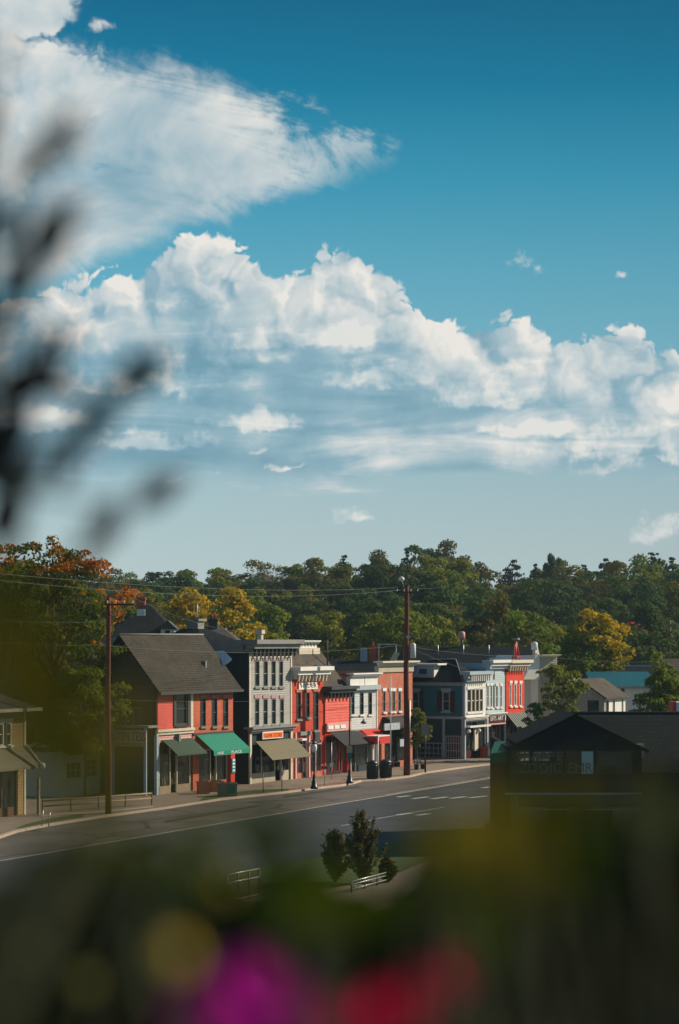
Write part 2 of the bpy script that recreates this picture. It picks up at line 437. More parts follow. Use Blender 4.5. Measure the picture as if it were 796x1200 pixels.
M['steel'] = mat('galvanized_steel', (.42, .43, .43), .4, .1, metal=.6)
M['steel_w'] = mat('white_enamel_steel', (.66, .66, .64), .4, .06)
M['shingle_brown'] = mat_shingle('grey_brown_shingles', (.058, .053, .044))
M['shingle_dark'] = mat_shingle('charcoal_shingles', (.018, .021, .024))
M['shingle_grey'] = mat_shingle('grey_shingles', (.09, .09, .09))
M['shingle_tan'] = mat_shingle('brown_shingles', (.10, .085, .072))
M['slate'] = mat_shingle('blue_black_slate', (.010, .015, .019))
M['roof_teal'] = mat('teal_metal_roof', (.006, .10, .13), .5, .1)
M['roof_red'] = mat('red_metal_roof', (.45, .06, .05), .5, .1)
M['roof_white'] = mat('white_membrane', (.62, .68, .72), .5, .06)
M['roof_flat'] = mat('grey_roofing_felt', (.16, .16, .155), .9, .15)
M['aw_green'] = mat('green_awning_canvas', (.013, .185, .12), .8, .07, vs=5)
M['canopy_green'] = mat('deep_green_canopy', (.006, .085, .055), .7, .15, vs=3)
M['aw_dkgreen'] = mat('dark_green_awning_canvas', (.035, .065, .045), .85, .07, vs=5)
M['aw_olive'] = mat('olive_awning_canvas', (.15, .135, .085), .85, .07, vs=5)
M['aw_dark'] = mat('charcoal_awning_canvas', (.030, .034, .038), .85, .07, vs=5)
M['aw_red'] = mat('red_awning_canvas', (.50, .035, .03), .8, .07, vs=5)
M['aw_maroon'] = mat('dark_maroon_awning_canvas', (.06, .022, .022), .8, .07, vs=5)
M['concrete'] = mat('concrete', (.34, .29, .23), .85, .12, bump=.2, bs=20)
M['planter'] = mat('grey_olive_concrete', (.20, .20, .14), .85, .12)
M['glass'] = mat_glass('window_glass')
M['glass_shop'] = mat_glass('shop_glass', (.02, .03, .033), .55)
M['blind'] = mat('window_blind', (.34, .33, .30), .8)
M['curtain'] = mat('pale_curtain', (.5, .48, .44), .9)
M['lamp_glass'] = mat('frosted_lamp_glass', (.75, .75, .72), .25, .04)
M['sign_white'] = mat('white_sign_board', (.74, .72, .66), .5, .05)
M['sign_olive'] = mat('weathered_sign_board', (.36, .34, .26), .6, .1)
M['letters'] = mat('dark_lettering', (.03, .035, .03), .5, .05)
M['letters_w'] = mat('white_lettering', (.7, .72, .68), .5, .05)
M['bark'] = mat('tree_bark', (.085, .06, .04), .9, .25, bump=.6, bs=9)
M['goods'] = mat('shop_goods', (.22, .18, .12), .8, .5, vs=6)

# ------------------------------------------------------------------ photo geometry -> places in the street
S2 = Vector((.4287, .9034)); T2 = Vector((.9034, -.4287)); F0 = Vector((-6.82, 180.6))
ROT_Z = math.atan2(S2.y, S2.x)
def g(px, py, z=0.0):
    """where the sight line of a photo pixel meets height z"""
    D = (CAM_H - z) * FOC / (py - HOR)
    return Vector(((px - 398) * D / FOC, D))
def at(px, D): return (px - 398) * D / FOC
def zat(py, D): return CAM_H - (py - HOR) * D / FOC

class Lot:
    """frontage on the street: local x along the street, local y into the lot, z up"""
    def __init__(s, px, out=0.0, rot=None):
        s.S = S2 if rot is None else Vector((math.cos(rot), math.sin(rot)))
        s.I = Vector((-s.S.y, s.S.x)); s.rz = math.atan2(s.S.y, s.S.x)
        b = F0 + T2 * out; u = (px - 398) / FOC
        k = (u * b.y - b.x) / (S2.x - u * S2.y); s.O = b + S2 * k
    def w(s, x, y): return s.O + s.S * x + s.I * y
    def lx(s, px, y=0.0):
        b = s.O + s.I * y; u = (px - 398) / FOC
        return (u * b.y - b.x) / (s.S.x - u * s.S.y)
    def ly(s, px, x=0.0):
        b = s.O + s.S * x; u = (px - 398) / FOC
        return (u * b.y - b.x) / (s.I.x - u * s.I.y)
    def z(s, py, x=0.0, y=0.0): return zat(py, s.w(x, y).y)
    def zp(s, py, px, y=0.0): return s.z(py, s.lx(px, y), y)
    def thing(s, name, label, cat, group=None): return thing(name, label, cat, (s.O.x, s.O.y, 0), s.rz, group)

def wall(root, m, x0, x1, z0, z1, openings=(), y=0.0, thick=.28, board=None, name='wall', label=None, side=None):
    """wall with real openings, facing -y; side='left' turns it to face -x (x then runs along +y)"""
    mb = MB()
    xs = sorted({x0, x1, *[min(max(v, x0), x1) for o in openings for v in o[:2]]})
    zs = sorted({z0, z1, *[min(max(v, z0), z1) for o in openings for v in o[2:4]]})
    def solid(i, j):
        if i < 0 or j < 0 or i >= len(xs) - 1 or j >= len(zs) - 1: return False
        cx, cz = (xs[i] + xs[i + 1]) / 2, (zs[j] + zs[j + 1]) / 2
        return not any(o[0] < cx < o[1] and o[2] < cz < o[3] for o in openings)
    yb = y + thick
    for i in range(len(xs) - 1):
        for j in range(len(zs) - 1):
            if not solid(i, j): continue
            a, b, c, d = xs[i], xs[i + 1], zs[j], zs[j + 1]
            if board:
                k = math.floor(c / board)
                while k * board < d - 1e-6:
                    l, h = max(c, k * board), min(d, (k + 1) * board)
                    yl = y - .035 * (1 - (l - k * board) / board); yh = y - .035 * (1 - (h - k * board) / board)
                    mb.quad((a, yl, l), (b, yl, l), (b, yh, h), (a, yh, h))
                    if l == k * board and l > c + 1e-6: mb.quad((a, y, l), (b, y, l), (b, yl, l), (a, yl, l))
                    k += 1
            else: mb.quad((a, y, c), (b, y, c), (b, y, d), (a, y, d))
            mb.quad((b, yb, c), (a, yb, c), (a, yb, d), (b, yb, d))
            if not solid(i - 1, j): mb.quad((a, yb, c), (a, y, c), (a, y, d), (a, yb, d))
            if not solid(i + 1, j): mb.quad((b, y, c), (b, yb, c), (b, yb, d), (b, y, d))
            if not solid(i, j - 1): mb.quad((a, yb, c), (b, yb, c), (b, y, c), (a, y, c))
            if not solid(i, j + 1): mb.quad((a, y, d), (b, y, d), (b, yb, d), (a, yb, d))
    if side == 'left':      # (x,y,z) -> (y, -x...) : wall runs along +y, faces -x
        mb.v = [(v[1], -v[0], v[2]) for v in mb.v]
    return mb.build(name, m, root, label, fix=False)

def xf_left(v): return (v[1], -v[0], v[2])

def window(root, x0, x1, z0, z1, fm, y=0.0, nz=1, nx=0, head=None, sill=None, blind=0.0, gm=None, fw=.07, left=False, bm=None, name='window', arch=0):
    """sash window: frame with bars, pane, sill, lintel and blind"""
    f = MB(); yo, yi = y - .03, y + .10
    f.box(x0, x0 + fw, yo, yi, z0, z1).box(x1 - fw, x1, yo, yi, z0, z1)
    f.box(x0 + fw, x1 - fw, yo, yi, z1 - fw, z1).box(x0 + fw, x1 - fw, yo, yi, z0, z0 + fw)
    for k in range(nz):
        zc = z0 + (z1 - z0) * (k + 1) / (nz + 1); f.box(x0 + fw, x1 - fw, y + .03, y + .09, zc - .03, zc + .03)
    for k in range(nx):
        xc = x0 + (x1 - x0) * (k + 1) / (nx + 1); f.box(xc - .02, xc + .02, y + .04, y + .085, z0 + fw, z1 - fw)
    pl = MB().quad((x0 + fw, y + .07, z0 + fw), (x1 - fw, y + .07, z0 + fw), (x1 - fw, y + .07, z1 - fw), (x0 + fw, y + .07, z1 - fw))
    extra = []
    if not blind:
        q_ = (abs(x0 * 7.31 + z0 * 3.17 + x1 * 1.7) * 10) % 1
        if q_ < .55: blind = .2 + q_
        if q_ > .35: bm = bm or M['curtain']
    if sill: extra.append(('sill', MB().box(x0 - .10, x1 + .10, y - .14, y - .003, z0 - .14, z0 - .003), sill))
    if head: extra.append(('lintel', MB().box(x0 - .10, x1 + .10, y - .08, y - .003, z1 + .003, z1 + .26), head))
    if blind: extra.append(('blind', MB().box(x0 + fw, x1 - fw, y + .13, y + .15, z1 - (z1 - z0) * blind, z1 - .01), bm or M['blind']))
    if left:
        for q in [f, pl] + [e[1] for e in extra]: q.v = [xf_left(v) for v in q.v]
    fo = f.build(name, fm, root)
    pl.build('pane', gm or M['glass'], fo)
    for nme, q, mm in extra: q.build(nme, mm, fo)
    return fo

def cornice(root, m, x0, x1, z0, z1, depth=.45, y=0.0, name='cornice', brackets=0, bmat=None, label=None, ret=True, rl=None):
    """moulded band stepping outward towards the top, with brackets under it"""
    mb = MB(); h = z1 - z0; e = .0
    mb.box(x0, x1, y - depth * .35, y - .004, z0, z0 + h * .34)
    mb.box(x0 - depth * .2, x1 + depth * .2, y - depth * .7, y + .02, z0 + h * .34, z0 + h * .68)
    mb.box(x0 - depth * .35, x1 + depth * .35, y - depth, y + .3, z0 + h * .68, z1)
    o = mb.build(name, m, root, label)
    if brackets:
        n = brackets
        for k in range(n):
            xc = x0 + (x1 - x0) * (k + .5) / n
            b = MB().prism([(y - depth * .62, z0 + h * .335), (y - depth * .36, z0 + h * .335), (y - depth * .36, z0 - h * .25), (y - depth * .5, z0 - h * .2)], xc - .07, xc + .07, 'x')
            b.build('bracket', bmat or m, o)
    return o

def awning(root, m, x0, x1, zt, out, drop, y=0.0, val=.28, valm=None, stripes=0, smat=None, name='awning', text=None, label=None):
    mb = MB(); n = max(2, int((x1 - x0) / .6))
    yt, yf = y - .02, y - out
    # canvas sags a little between the ribs
    for k in range(n):
        a, b = x0 + (x1 - x0) * k / n, x0 + (x1 - x0) * (k + 1) / n; c = (a + b) / 2
        for q, (p0, p1) in enumerate(((a, c), (c, b))):
            s0 = .0 if q == 0 else -.03; s1 = -.03 if q == 0 else 0
            mb.quad((p0, yt, zt + s0), (p0, yf, zt - drop + s0), (p1, yf, zt - drop + s1), (p1, yt, zt + s1))
            mb.quad((p0, yf, zt - drop + s0), (p0, yf - .01, zt - drop - val), (p1, yf - .01, zt - drop - val), (p1, yf, zt - drop + s1))
    o = mb.build(name, m, root, label, fix=False)
    s = o.modifiers.new('thickness', 'SOLIDIFY'); s.thickness = .025
    fr = MB()
    for x in (x0 + .02, x1 - .02):
        fr.tube([(x, y - .02, zt - .03), (x, yf + .02, zt - drop - .03)], .02, 6)
        fr.tube([(x, y - .02, zt - drop - .05), (x, yf + .02, zt - drop - .05)], .02, 6)
    fr.tube([(x0, yf + .03, zt - drop - .05), (x1, yf + .03, zt - drop - .05)], .02, 6)
    fr.build('awning_frame', M['black'], o)
    if stripes:
        for k in range(stripes):
            a = x0 + (x1 - x0) * (k + .25) / stripes; b = x0 + (x1 - x0) * (k + .6) / stripes
            q = MB().quad((a, yt, zt + .012), (a, yf - .008, zt - drop + .012), (b, yf - .008, zt - drop + .012), (b, yt, zt + .012))
            q.build('stripe', smat, o, fix=False)
    return o

def lettering(root, txt, x0, x1, z0, z1, y, m, name='lettering', rot=(R(90), 0, 0), loc=None):
    c = bpy.data.curves.new(name, 'FONT'); c.body = txt; c.size = 1; c.extrude = .008; c.resolution_u = 2
    c.align_x = 'LEFT'
    tmp = new_obj('tmp', c); bpy.context.view_layer.update()
    me = bpy.data.meshes.new_from_object(tmp); me.materials.clear(); me.materials.append(m); bpy.data.objects.remove(tmp)
    o = new_obj(name, me, root); bpy.context.view_layer.update()
    d = o.dimensions; w, h = max(d.x, .01), max(d.y, .01)
    o.scale = ((x1 - x0) / w, (z1 - z0) / .72, 1); o.rotation_euler = rot
    o.location = loc or (x0, y, z0)
    return o

def sign(root, bm, lm, txt, x0, x1, z0, z1, y=0.0, name='sign', label=None, margin=.12, d=.08, txt2=None):
    o = MB().box(x0, x1, y - d, y - .004, z0, z1).build(name, bm, root, label)
    w, h = x1 - x0, z1 - z0
    if txt:
        zz0 = z0 + h * (.42 if txt2 else .24)
        lettering(o, txt, x0 + w * margin, x1 - w * margin, zz0, z1 - h * .16, y - d - .012, lm)
    if txt2: lettering(o, txt2, x0 + w * .25, x1 - w * .2, z0 + h * .12, z0 + h * .32, y - d - .012, lm)
    return o

def storefront(root, fm, x0, x1, z0, z1, cuts=(), door=None, y=0.0, base=.55, bm=None, transom=None, gm=None, doorm=None, fw=.09):
    """shop window in an opening: stall riser, mullions, transom bar, panes and a door"""
    yo, yi = y + .03, y + .16
    f = MB(); f.box(x0, x0 + fw, yo, yi, z0, z1).box(x1 - fw, x1, yo, yi, z0, z1).box(x0 + fw, x1 - fw, yo, yi, z1 - fw, z1)
    xs = [x0] + list(cuts) + [x1]
    for c in cuts: f.box(c - fw / 2, c + fw / 2, yo, yi, z0, z1 - fw)
    if transom: f.box(x0 + fw, x1 - fw, yo - .01, yi - .01, transom - .05, transom + .05)
    fo = f.build('shop_window', fm, root)
    for k in range(len(xs) - 1):
        a, b = xs[k] + .04, xs[k + 1] - .04
        isdoor = door is not None and k == door
        zb = z0 if isdoor else z0 + base
        if not isdoor:
            MB().box(a, b, yo - .02, yi + .04, z0, zb).build('stall_riser', bm or fm, fo)
            MB().quad((a, y + .1, zb), (b, y + .1, zb), (b, y + .1, z1 - fw), (a, y + .1, z1 - fw)).build('pane', gm or M['glass_shop'], fo, fix=False)
        else:
            d = MB(); yy = y + .5; dt = min(z1 - .1, z0 + 2.15)
            d.box(a, a + .12, yy, yy + .06, zb, dt).box(b - .12, b, yy, yy + .06, zb, dt).box(a + .12, b - .12, yy, yy + .06, zb, zb + .35).box(a + .12, b - .12, yy, yy + .06, dt - .14, dt)
            do = d.build('door', doorm or fm, root)
            MB().quad((a + .12, yy + .03, zb + .35), (b - .12, yy + .03, zb + .35), (b - .12, yy + .03, dt - .14), (a + .12, yy + .03, dt - .14)).build('pane', M['glass_shop'], do, fix=False)
            MB().tube([(a + .17, yy - .05, zb + .95), (a + .17, yy - .05, zb + 1.25)], .02, 6).build('handle', M['steel'], do)
            MB().quad((a, yy + .03, dt), (b, yy + .03, dt), (b, yy + .03, z1), (a, yy + .03, z1)).build('transom_pane', M['glass_shop'], do, fix=False)
    # display shelf with goods just inside
    rng = random.Random(int(x1 * 100)); gd = MB()
    for k in range(int((x1 - x0) / .35)):
        xc = x0 + .3 + k * .35
        if xc > x1 - .3: break
        h = rng.uniform(.2, 1.1); gd.box(xc - .11, xc + .11, y + .5, y + .8, z0 + base, z0 + base + h)
    if gd.v: tag(gd.build('display_goods', M['goods'], root), kind='stuff')
    return fo

# ------------------------------------------------------------------ ground, road, pavements
def sm(t): t = max(0, min(1, t)); return t * t * (3 - 2 * t)
def ground_h(x, y):
    h = 9.1 * sm((34 - y) / 30) if y < 34 else 0
    h += 9.5 * sm((y - 290) / 240)
    if y > 285: h += 1.5 * math.sin(x * .012 + y * .008) * sm((y - 290) / 120)
    return h
def sheet(name, xs, ys, hf, m):
    mb = MB(); W = len(xs)
    mb.v = [(x, y, hf(x, y)) for y in ys for x in xs]
    for j in range(len(ys) - 1):
        for i in range(W - 1):
            mb.f.append((j * W + i, j * W + i + 1, (j + 1) * W + i + 1, (j + 1) * W + i)); mb.sm.append(True)
    o = mb.build(name, m, fix=False); return tag(o, kind='structure')
def mat_ground():
    m = bpy.data.materials.new('grass_and_earth'); m.use_nodes = True; t = m.node_tree; n = NT(t)
    p = t.nodes['Principled BSDF']; p.inputs['Roughness'].default_value = .95
    c = n.new('ShaderNodeTexCoord').outputs['Object']
    f = n.noise(c, .15, 6, .65)
    n.put(p.inputs['Base Color'], n.ramp(f, [(.3, (.045, .055, .02)), (.5, (.06, .075, .025)), (.62, (.10, .09, .045)), (.8, (.16, .13, .09))]))
    return m
xs = [-3000, -1200, -600, -350] + list(range(-240, 241, 12)) + [350, 600, 1200, 3000]
ys = [-60, -20, -6, 0, 2, 4, 6, 9, 12, 16, 20, 25, 30, 34, 40, 60, 90, 130, 180, 230, 280] + list(range(295, 560, 15)) + [620, 800, 1500, 4000]
sheet('ground', xs, ys, ground_h, mat_ground())

def flat(name, pts, z, m, thick=None):
    pts = [Vector((p[0], p[1])) for p in pts]
    mb = MB()
    b = bmesh.new(); vs = [b.verts.new((p.x, p.y, z)) for p in pts]; f = b.faces.new(vs)
    if f.normal.z < 0: bmesh.ops.reverse_faces(b, faces=[f])
    if thick:
        r = bmesh.ops.extrude_face_region(b, geom=[f]); b.faces.ensure_lookup_table()
        bmesh.ops.translate(b, verts=[v for v in r['geom'] if isinstance(v, bmesh.types.BMVert)], vec=(0, 0, -thick))
        bmesh.ops.recalc_face_normals(b, faces=b.faces)
    bmesh.ops.triangulate(b, faces=b.faces)
    me = bpy.data.meshes.new(name); b.to_mesh(me); b.free(); me.materials.append(m)
    return tag(new_obj(name, me), kind='structure')
def mat_asphalt(name, a, b, crack=True):
    m = bpy.data.materials.new(name); m.use_nodes = True; t = m.node_tree; n = NT(t)
    p = t.nodes['Principled BSDF']; p.inputs['Roughness'].default_value = .8; p.inputs['Specular IOR Level'].default_value = .3
    c = n.new('ShaderNodeTexCoord').outputs['Object']; x, y, z = n.sep(c)
    al = n.add(n.mul(x, S2.x), n.mul(y, S2.y)); ac = n.add(n.mul(x, T2.x), n.mul(y, T2.y))
    tracks = n.noise(n.vec(n.mul(al, .02), n.mul(ac, .55), 0), 1, 4, .6)
    f = n.add(n.mul(n.noise(c, .35, 6, .7), .5), n.mul(tracks, .5))
    col = n.ramp(f, [(.36, a), (.62, b)])
    if crack:
        # patched and sealed seams
        w = n.noise(c, .5, 3, .6, color=True)
        v = n.voro(n.mixc(.12, c, w), .11, feature='DISTANCE_TO_EDGE').outputs['Distance']
        col = n.mixc(n.mul(n.sstep(v, .020, .005), .75), col, tuple(k * .35 for k in a) + (1,))
    n.put(p.inputs['Base Color'], col)
    bb = n.new('ShaderNodeBump'); bb.inputs['Strength'].default_value = .3; bb.inputs['Distance'].default_value = .01
    n.put(bb.inputs['Height'], n.noise(c, 40, 3)); n.put(p.inputs['Normal'], bb.outputs[0])
    return m
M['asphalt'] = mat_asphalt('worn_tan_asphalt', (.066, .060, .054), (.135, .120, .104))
M['asphalt_new'] = mat_asphalt('fresh_blue_black_asphalt', (.024, .030, .036), (.046, .053, .058))  # near lane: shade put into a darker, bluer asphalt colour
M['pave'] = mat_asphalt('brown_concrete_pavement', (.17, .135, .10), (.25, .20, .15), False)
M['brick_pave'] = mat_brick('brick_paving', (.25, .14, .10), (.20, .11, .08), (.16, .11, .09))
M['kerb'] = mat('kerb_stone', (.42, .34, .26), .8, .15, vs=3)
M['line'] = mat('worn_road_paint', (.55, .50, .40), .6, .35, vs=2.5)
M['line_w'] = mat('worn_white_road_paint', (.50, .50, .47), .6, .4, vs=2.5)
M['grass'] = mat('mown_grass', (.055, .08, .022), .95, .3, vs=3, bump=.5, bs=60)

KERB = [(-60, 1004), (20, 976), (60, 968), (120, 958.5), (190, 949), (260, 938), (330, 930.5), (372, 925), (402, 921.5), (416, 918.5), (424, 916.3),
        (452, 914.6), (481, 911), (500, 906.5), (540, 901), (572, 897), (620, 890.5), (690, 882), (800, 870)]
NEAR = [(-60, 1100), (150, 1045), (300, 1018), (440, 992), (560, 968), (700, 944), (900, 915)]
kerb = [g(*p) for p in KERB]; near = [g(*p) for p in NEAR]
MID = [(-60, 1019.1), (0, 1009), (200, 975), (400, 941.3), (452, 932.8), (572, 912.7), (800, 874.5)]
mid = [g(*p) for p in MID]
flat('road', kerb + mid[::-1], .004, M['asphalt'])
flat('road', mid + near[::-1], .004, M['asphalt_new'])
# pavement as a raised slab behind the kerb, reaching behind the shops
back = [g(p[0], p[1]) for p in KERB]
lot_back = [p - T2 * 26 for p in kerb]
def offset(pl, d):
    out = []
    for i, p in enumerate(pl):
        q = (pl[min(i + 1, len(pl) - 1)] - pl[max(i - 1, 0)]).normalized(); out.append(p + Vector((-q.y, q.x)) * d)
    return out
k2 = offset(kerb, .22)
flat('pavement', k2 + [p - T2 * 30 for p in k2][::-1], .13, M['pave'], .12)
kb = MB()
for i in range(len(kerb) - 1):
    a, b, c, d = kerb[i], kerb[i + 1], k2[i + 1], k2[i]
    kb.quad((a.x, a.y, .145), (b.x, b.y, .145), (c.x, c.y, .145), (d.x, d.y, .145)); kb.quad((a.x, a.y, 0), (b.x, b.y, 0), (b.x, b.y, .145), (a.x, a.y, .145))
    kb.quad((c.x, c.y, .0), (d.x, d.y, .0), (d.x, d.y, .145), (c.x, c.y, .145))
tag(kb.build('kerb', M['kerb']), kind='structure')
# paving detail: brick strip along the kerb, grass verges
i0, i1 = 5, 9
flat('brick_paving', [k2[i] for i in range(5, 10)] + offset([k2[i] for i in range(5, 10)], 1.3)[::-1], .136, M['brick_pave'])
def strip(pa, pb, z, m, name): return flat(name, [g(*p, z) for p in pa] + [g(*p, z) for p in pb][::-1], z, m)
strip([(18, 971), (60, 963.5), (98, 957)], [(30, 966), (60, 958.5), (98, 953.5)], .14, M['grass'], 'grass_verge')
strip([(232, 939.5), (262, 934), (304, 929.5), (338, 926.5)], [(240, 933), (262, 929.5), (304, 925.5), (338, 924)], .14, M['grass'], 'grass_verge')
flat('near_verge', near + [p + Vector((60, -30)) for p in near][::-1], .006, M['grass'])
# lines
def line(pts, w, z, m, name='road_line'):
    P = [g(*p) for p in pts]; a = offset(P, w / 2); b = offset(P, -w / 2)
    return flat(name, a + b[::-1], z, m)
line([(-60, 1019.1), (0, 1009), (200, 975), (400, 941.3), (452, 932.8), (572, 912.7), (700, 891)], .16, .010, M['line'])
line([(452, 931.6), (572, 911.6), (700, 890)], .12, .010, M['line'], 'road_line')
for i, (x0, y0, x1, y1) in enumerate([(466, 934.2, 480, 932.6), (484, 936.2, 502, 933.8), (506, 936.4, 524, 934), (528, 935.8, 546, 933.6), (550, 935.2, 570, 932.8),
                                      (466, 955.2, 481, 953.0), (489, 955.6, 503, 953.6), (565, 923.6, 574, 922.2)]):
    line([(x0, y0), (x1, y1)], .42, .012, M['line_w'], 'crossing_bar')
line([(400, 968), (448, 958.5), (520, 946)], .10, .011, M['line_w'], 'road_line')
line([(0, 1032), (100, 1012), (330, 975)], .10, .011, M['asphalt'], 'road_seam')
# darker asphalt strips in the far lane
for pts in ([(330, 933), (420, 921), (425, 922), (335, 935)], [(190, 962), (300, 944), (306, 945), (196, 964.5)]):
    flat('tar_patch', [g(*p) for p in pts], .009, mat_asphalt('tar', (.03, .028, .026), (.045, .04, .036), False))

# ------------------------------------------------------------------ shops along the far side, from left to right
BZ = .13
# ---- ochre two-storey shop at the left edge (only its far end is in the frame)
L = Lot(29, out=2.0)
b = L.thing('corner_shop', 'ochre clapboard shop at the left edge, its awning ending in a white ball', 'building')
W0 = -13.0
ze = L.z(830, 0, 0)
ops = []
wz0, wz1 = L.z(872, 0), L.z(846, 0)
for px0, px1 in ((-3, 4), (7, 13)):
    x0, x1 = L.lx(px0), L.lx(px1); ops.append((x0, x1, wz0, wz1))
ops += [(-8.6, -7.6, wz0, wz1), (-11.2, -10.2, wz0, wz1)]
so = (-11.8, -.8, BZ, 3.0)
wall(b, M['olive'], W0, 0, BZ, ze, ops + [so], board=.20)
for o in ops: window(b, *o, M['cream'], head=M['cream'], sill=M['cream'], blind=.45)
storefront(b, M['wood_d'], *so, cuts=(-8, -5.2, -4.2, -2.5), door=2)
wall(b, M['olive'], -9, 0, BZ, ze, (), board=.20, side='left', y=W0, name='side_wall')
MB().box(-.28, 0, .28, 9, BZ, ze).build('side_wall', M['olive'], b)
MB().box(W0, 0, 8.7, 9, BZ, ze).build('back_wall', M['olive'], b)
MB().box(-.12, .06, -.06, .1, BZ, ze).build('corner_board', M['cream'], b)
hr = MB(); e = .75; zr = ze + 2.6
A_ = [(W0 - e, -e, ze), (e, -e, ze), (e, 9 + e, ze), (W0 - e, 9 + e, ze)]; r0, r1 = (W0 + 4.5, 4.5, zr), (-4.5, 4.5, zr)
hr.quad(A_[0], A_[1], r1, r0).quad(A_[1], A_[2], r1).quad(A_[2], A_[3], r0, r1).quad(A_[3], A_[0], r0).quad(*A_[::-1])
ro = hr.build('roof', M['shingle_grey'], b)
MB().box(W0 - e, e + .03, -e - .06, -e + .02, ze - .16, ze + .05).build('gutter', M['cream'], ro)
MB().box(e - .02, e + .05, -e, 9 + e, ze - .16, ze + .05).build('gutter', M['cream'], ro)
pa = awning(b, M['aw_olive'], W0 + 1, .1, L.z(875, 0), 1.15, 1.15, val=.16)
q = MB()
bx, bz = .1, L.z(897.5, .1, -1.2)
q.lathe([(.02, bz - .22), (.12, bz - .19), (.2, bz - .1), (.22, bz), (.2, bz + .1), (.12, bz + .19), (.02, bz + .22)], bx, -1.2, 16)
q.build('ball_end', M['lamp_glass'], pa)
MB().tube([(.05, -.1, L.z(873, 0)), (.1, -1.2, bz)], .07, 8).build('awning_arm', M['cream'], pa)
tx = L.lx(31, -.9)
MB().box(-.02, .14, -1.05, -.90, BZ, 2.4).build('post', M['timber'], b)

# ---- low white shop set back under the trees
Lw = Lot(73, out=-4.5)
b = Lw.thing('low_shop', 'low white shop in deep shade under the trees, behind the leftmost utility pole', 'building')
w1 = Lw.lx(126); h1 = 3.2
wall(b, M['white'], 0, w1, BZ, h1, [(.5, w1 * .42, 1.35, 2.5), (w1 * .47, w1 * .8, 1.35, 2.6), (w1 * .84, w1 * .97, BZ + .05, 2.5)])
window(b, .5, w1 * .42, 1.35, 2.5, M['white'], nx=2)
window(b, w1 * .47, w1 * .8, 1.35, 2.6, M['white'], nx=1, nz=2)
window(b, w1 * .84, w1 * .97, BZ + .05, 2.5, M['trim_dark'], name='door')
MB().box(0, .28, .28, 7, BZ, h1).build('side_wall', M['white'], b)
MB().box(w1 - .28, w1, .28, 7, BZ, h1).build('side_wall', M['white'], b)
MB().prism([(-.8, h1), (3.5, h1 + 1.6), (7.6, h1), (7.6, h1 - .15), (3.5, h1 + 1.4), (-.8, h1 - .15)], -.4, w1 + .4).build('roof', M['shingle_dark'], b)

# ---- gabled double shop: red clapboard and orange brick
L = Lot(183)
b = L.thing('gabled_shop', 'two-storey gabled shop, half red clapboard, half orange brick, with two green awnings', 'building')
xm = L.lx(225.5); xe = L.lx(272.5)
yr = L.ly(140, -.4); ze = L.z(803, 0); zr = L.z(747, -.4, yr) ; DP = 2 * yr
z_b = L.z(858, 0)
wx0, wx1 = L.lx(205.5), L.lx(219)
wn = (wx0, wx1, L.z(850, wx0), L.z(812, wx0))
gf0 = (.45, xm - .25, BZ, L.z(866, 0) - .2)
wall(b, M['red_clap'], .12, xm - .03, z_b, ze, [wn], board=.17)
MB().box(-.06, .12, -.08, .2, BZ, ze - .02).build('corner_board', M['maroon'], b)
window(b, *wn, M['trim_dark'], fw=.12, sill=M['trim_dark'], nz=1)
MB().box(L.lx(203), wx0 - .003, -.10, -.01, z_b + .3, ze).box(wx1 + .003, L.lx(222.3), -.10, -.01, z_b + .3, ze).box(wx0 - .003, wx1 + .003, -.10, -.01, wn[3] + .05, ze).build('window_surround', M['trim_dark'], b)
MB().box(L.lx(222.8), xm, -.08, -.0, z_b, ze).build('corner_board', M['cream'], b)
MB().box(-.1, xm, -.22, -.01, z_b - .02, z_b + .16).box(-.1, xm, -.12, -.01, z_b - .22, z_b - .02).build('belt_course', M['cream'], b)
wall(b, M['pinkw'], 0, xm - .03, gf0[3] + .02, z_b - .02, (), y=.02, board=.17, name='fascia')
MB().box(xm * .53, xm * .53 + .25, -.3, -.02, z_b - .75, z_b - .2).build('bracket', M['trim_grey'], b)
wall(b, M['dark_green_wall'], 0, xm, BZ, gf0[3] + .02, [gf0], y=.03, name='ground_floor_wall')
storefront(b, M['cream'], *gf0, cuts=(gf0[0] + 1.6, gf0[0] + 2.6), door=1, bm=M['timber'])
MB().box(-.10, .16, -.12, .1, BZ, z_b - .22).build('pilaster', M['trim_blue'], b)
# brick half
bw = []
for p0, p1 in ((234.2, 240.4), (247.6, 253.8), (260.8, 266.8)):
    x0, x1 = L.lx(p0), L.lx(p1); bw.append((x0, x1, L.z(851.5, x0), L.z(818.5, x0)))
bz = L.zp(860, 228)
gf1 = (xm + .9, xe - .75, BZ, 3.0)
wall(b, M['brick'], xm, xe, BZ, ze, bw + [gf1], y=-.05, name='brick_wall')
for o in bw: window(b, *o, M['trim_dark'], y=-.05, nz=1, sill=M['planter'], head=M['brick3'], blind=.0)
MB().box(xm, xe, -.12, -.055, bz - .1, bz + .06).build('belt_course', M['trim_dark'], b)
MB().box(xm, xe, -.10, -.055, ze - .42, ze - .30).build('brick_band', M['brick3'], b)
storefront(b, M['cream'], *gf1, cuts=(gf1[0] + 1.9,gf1[0] + 2.8), door=1, bm=M['brick'])
dx = L.lx(271)
pier = MB().box(L.lx(267.5), L.lx(272.3), -.22, -.06, BZ, 3.1).build('brick_pier', M['redpaint'], b)
sg = MB().box(L.lx(267.7), L.lx(272.0), -.30, -.225, L.zp(906, 268), L.zp(889, 268)).build('sign', M['teal'], pier)
for k in range(4):
    MB().box(L.lx(268.6), L.lx(271.0), -.315, -.302, L.zp(904 - 4 * k, 268), L.zp(901.8 - 4 * k, 268)).build('lettering', M['letters_w'], sg)
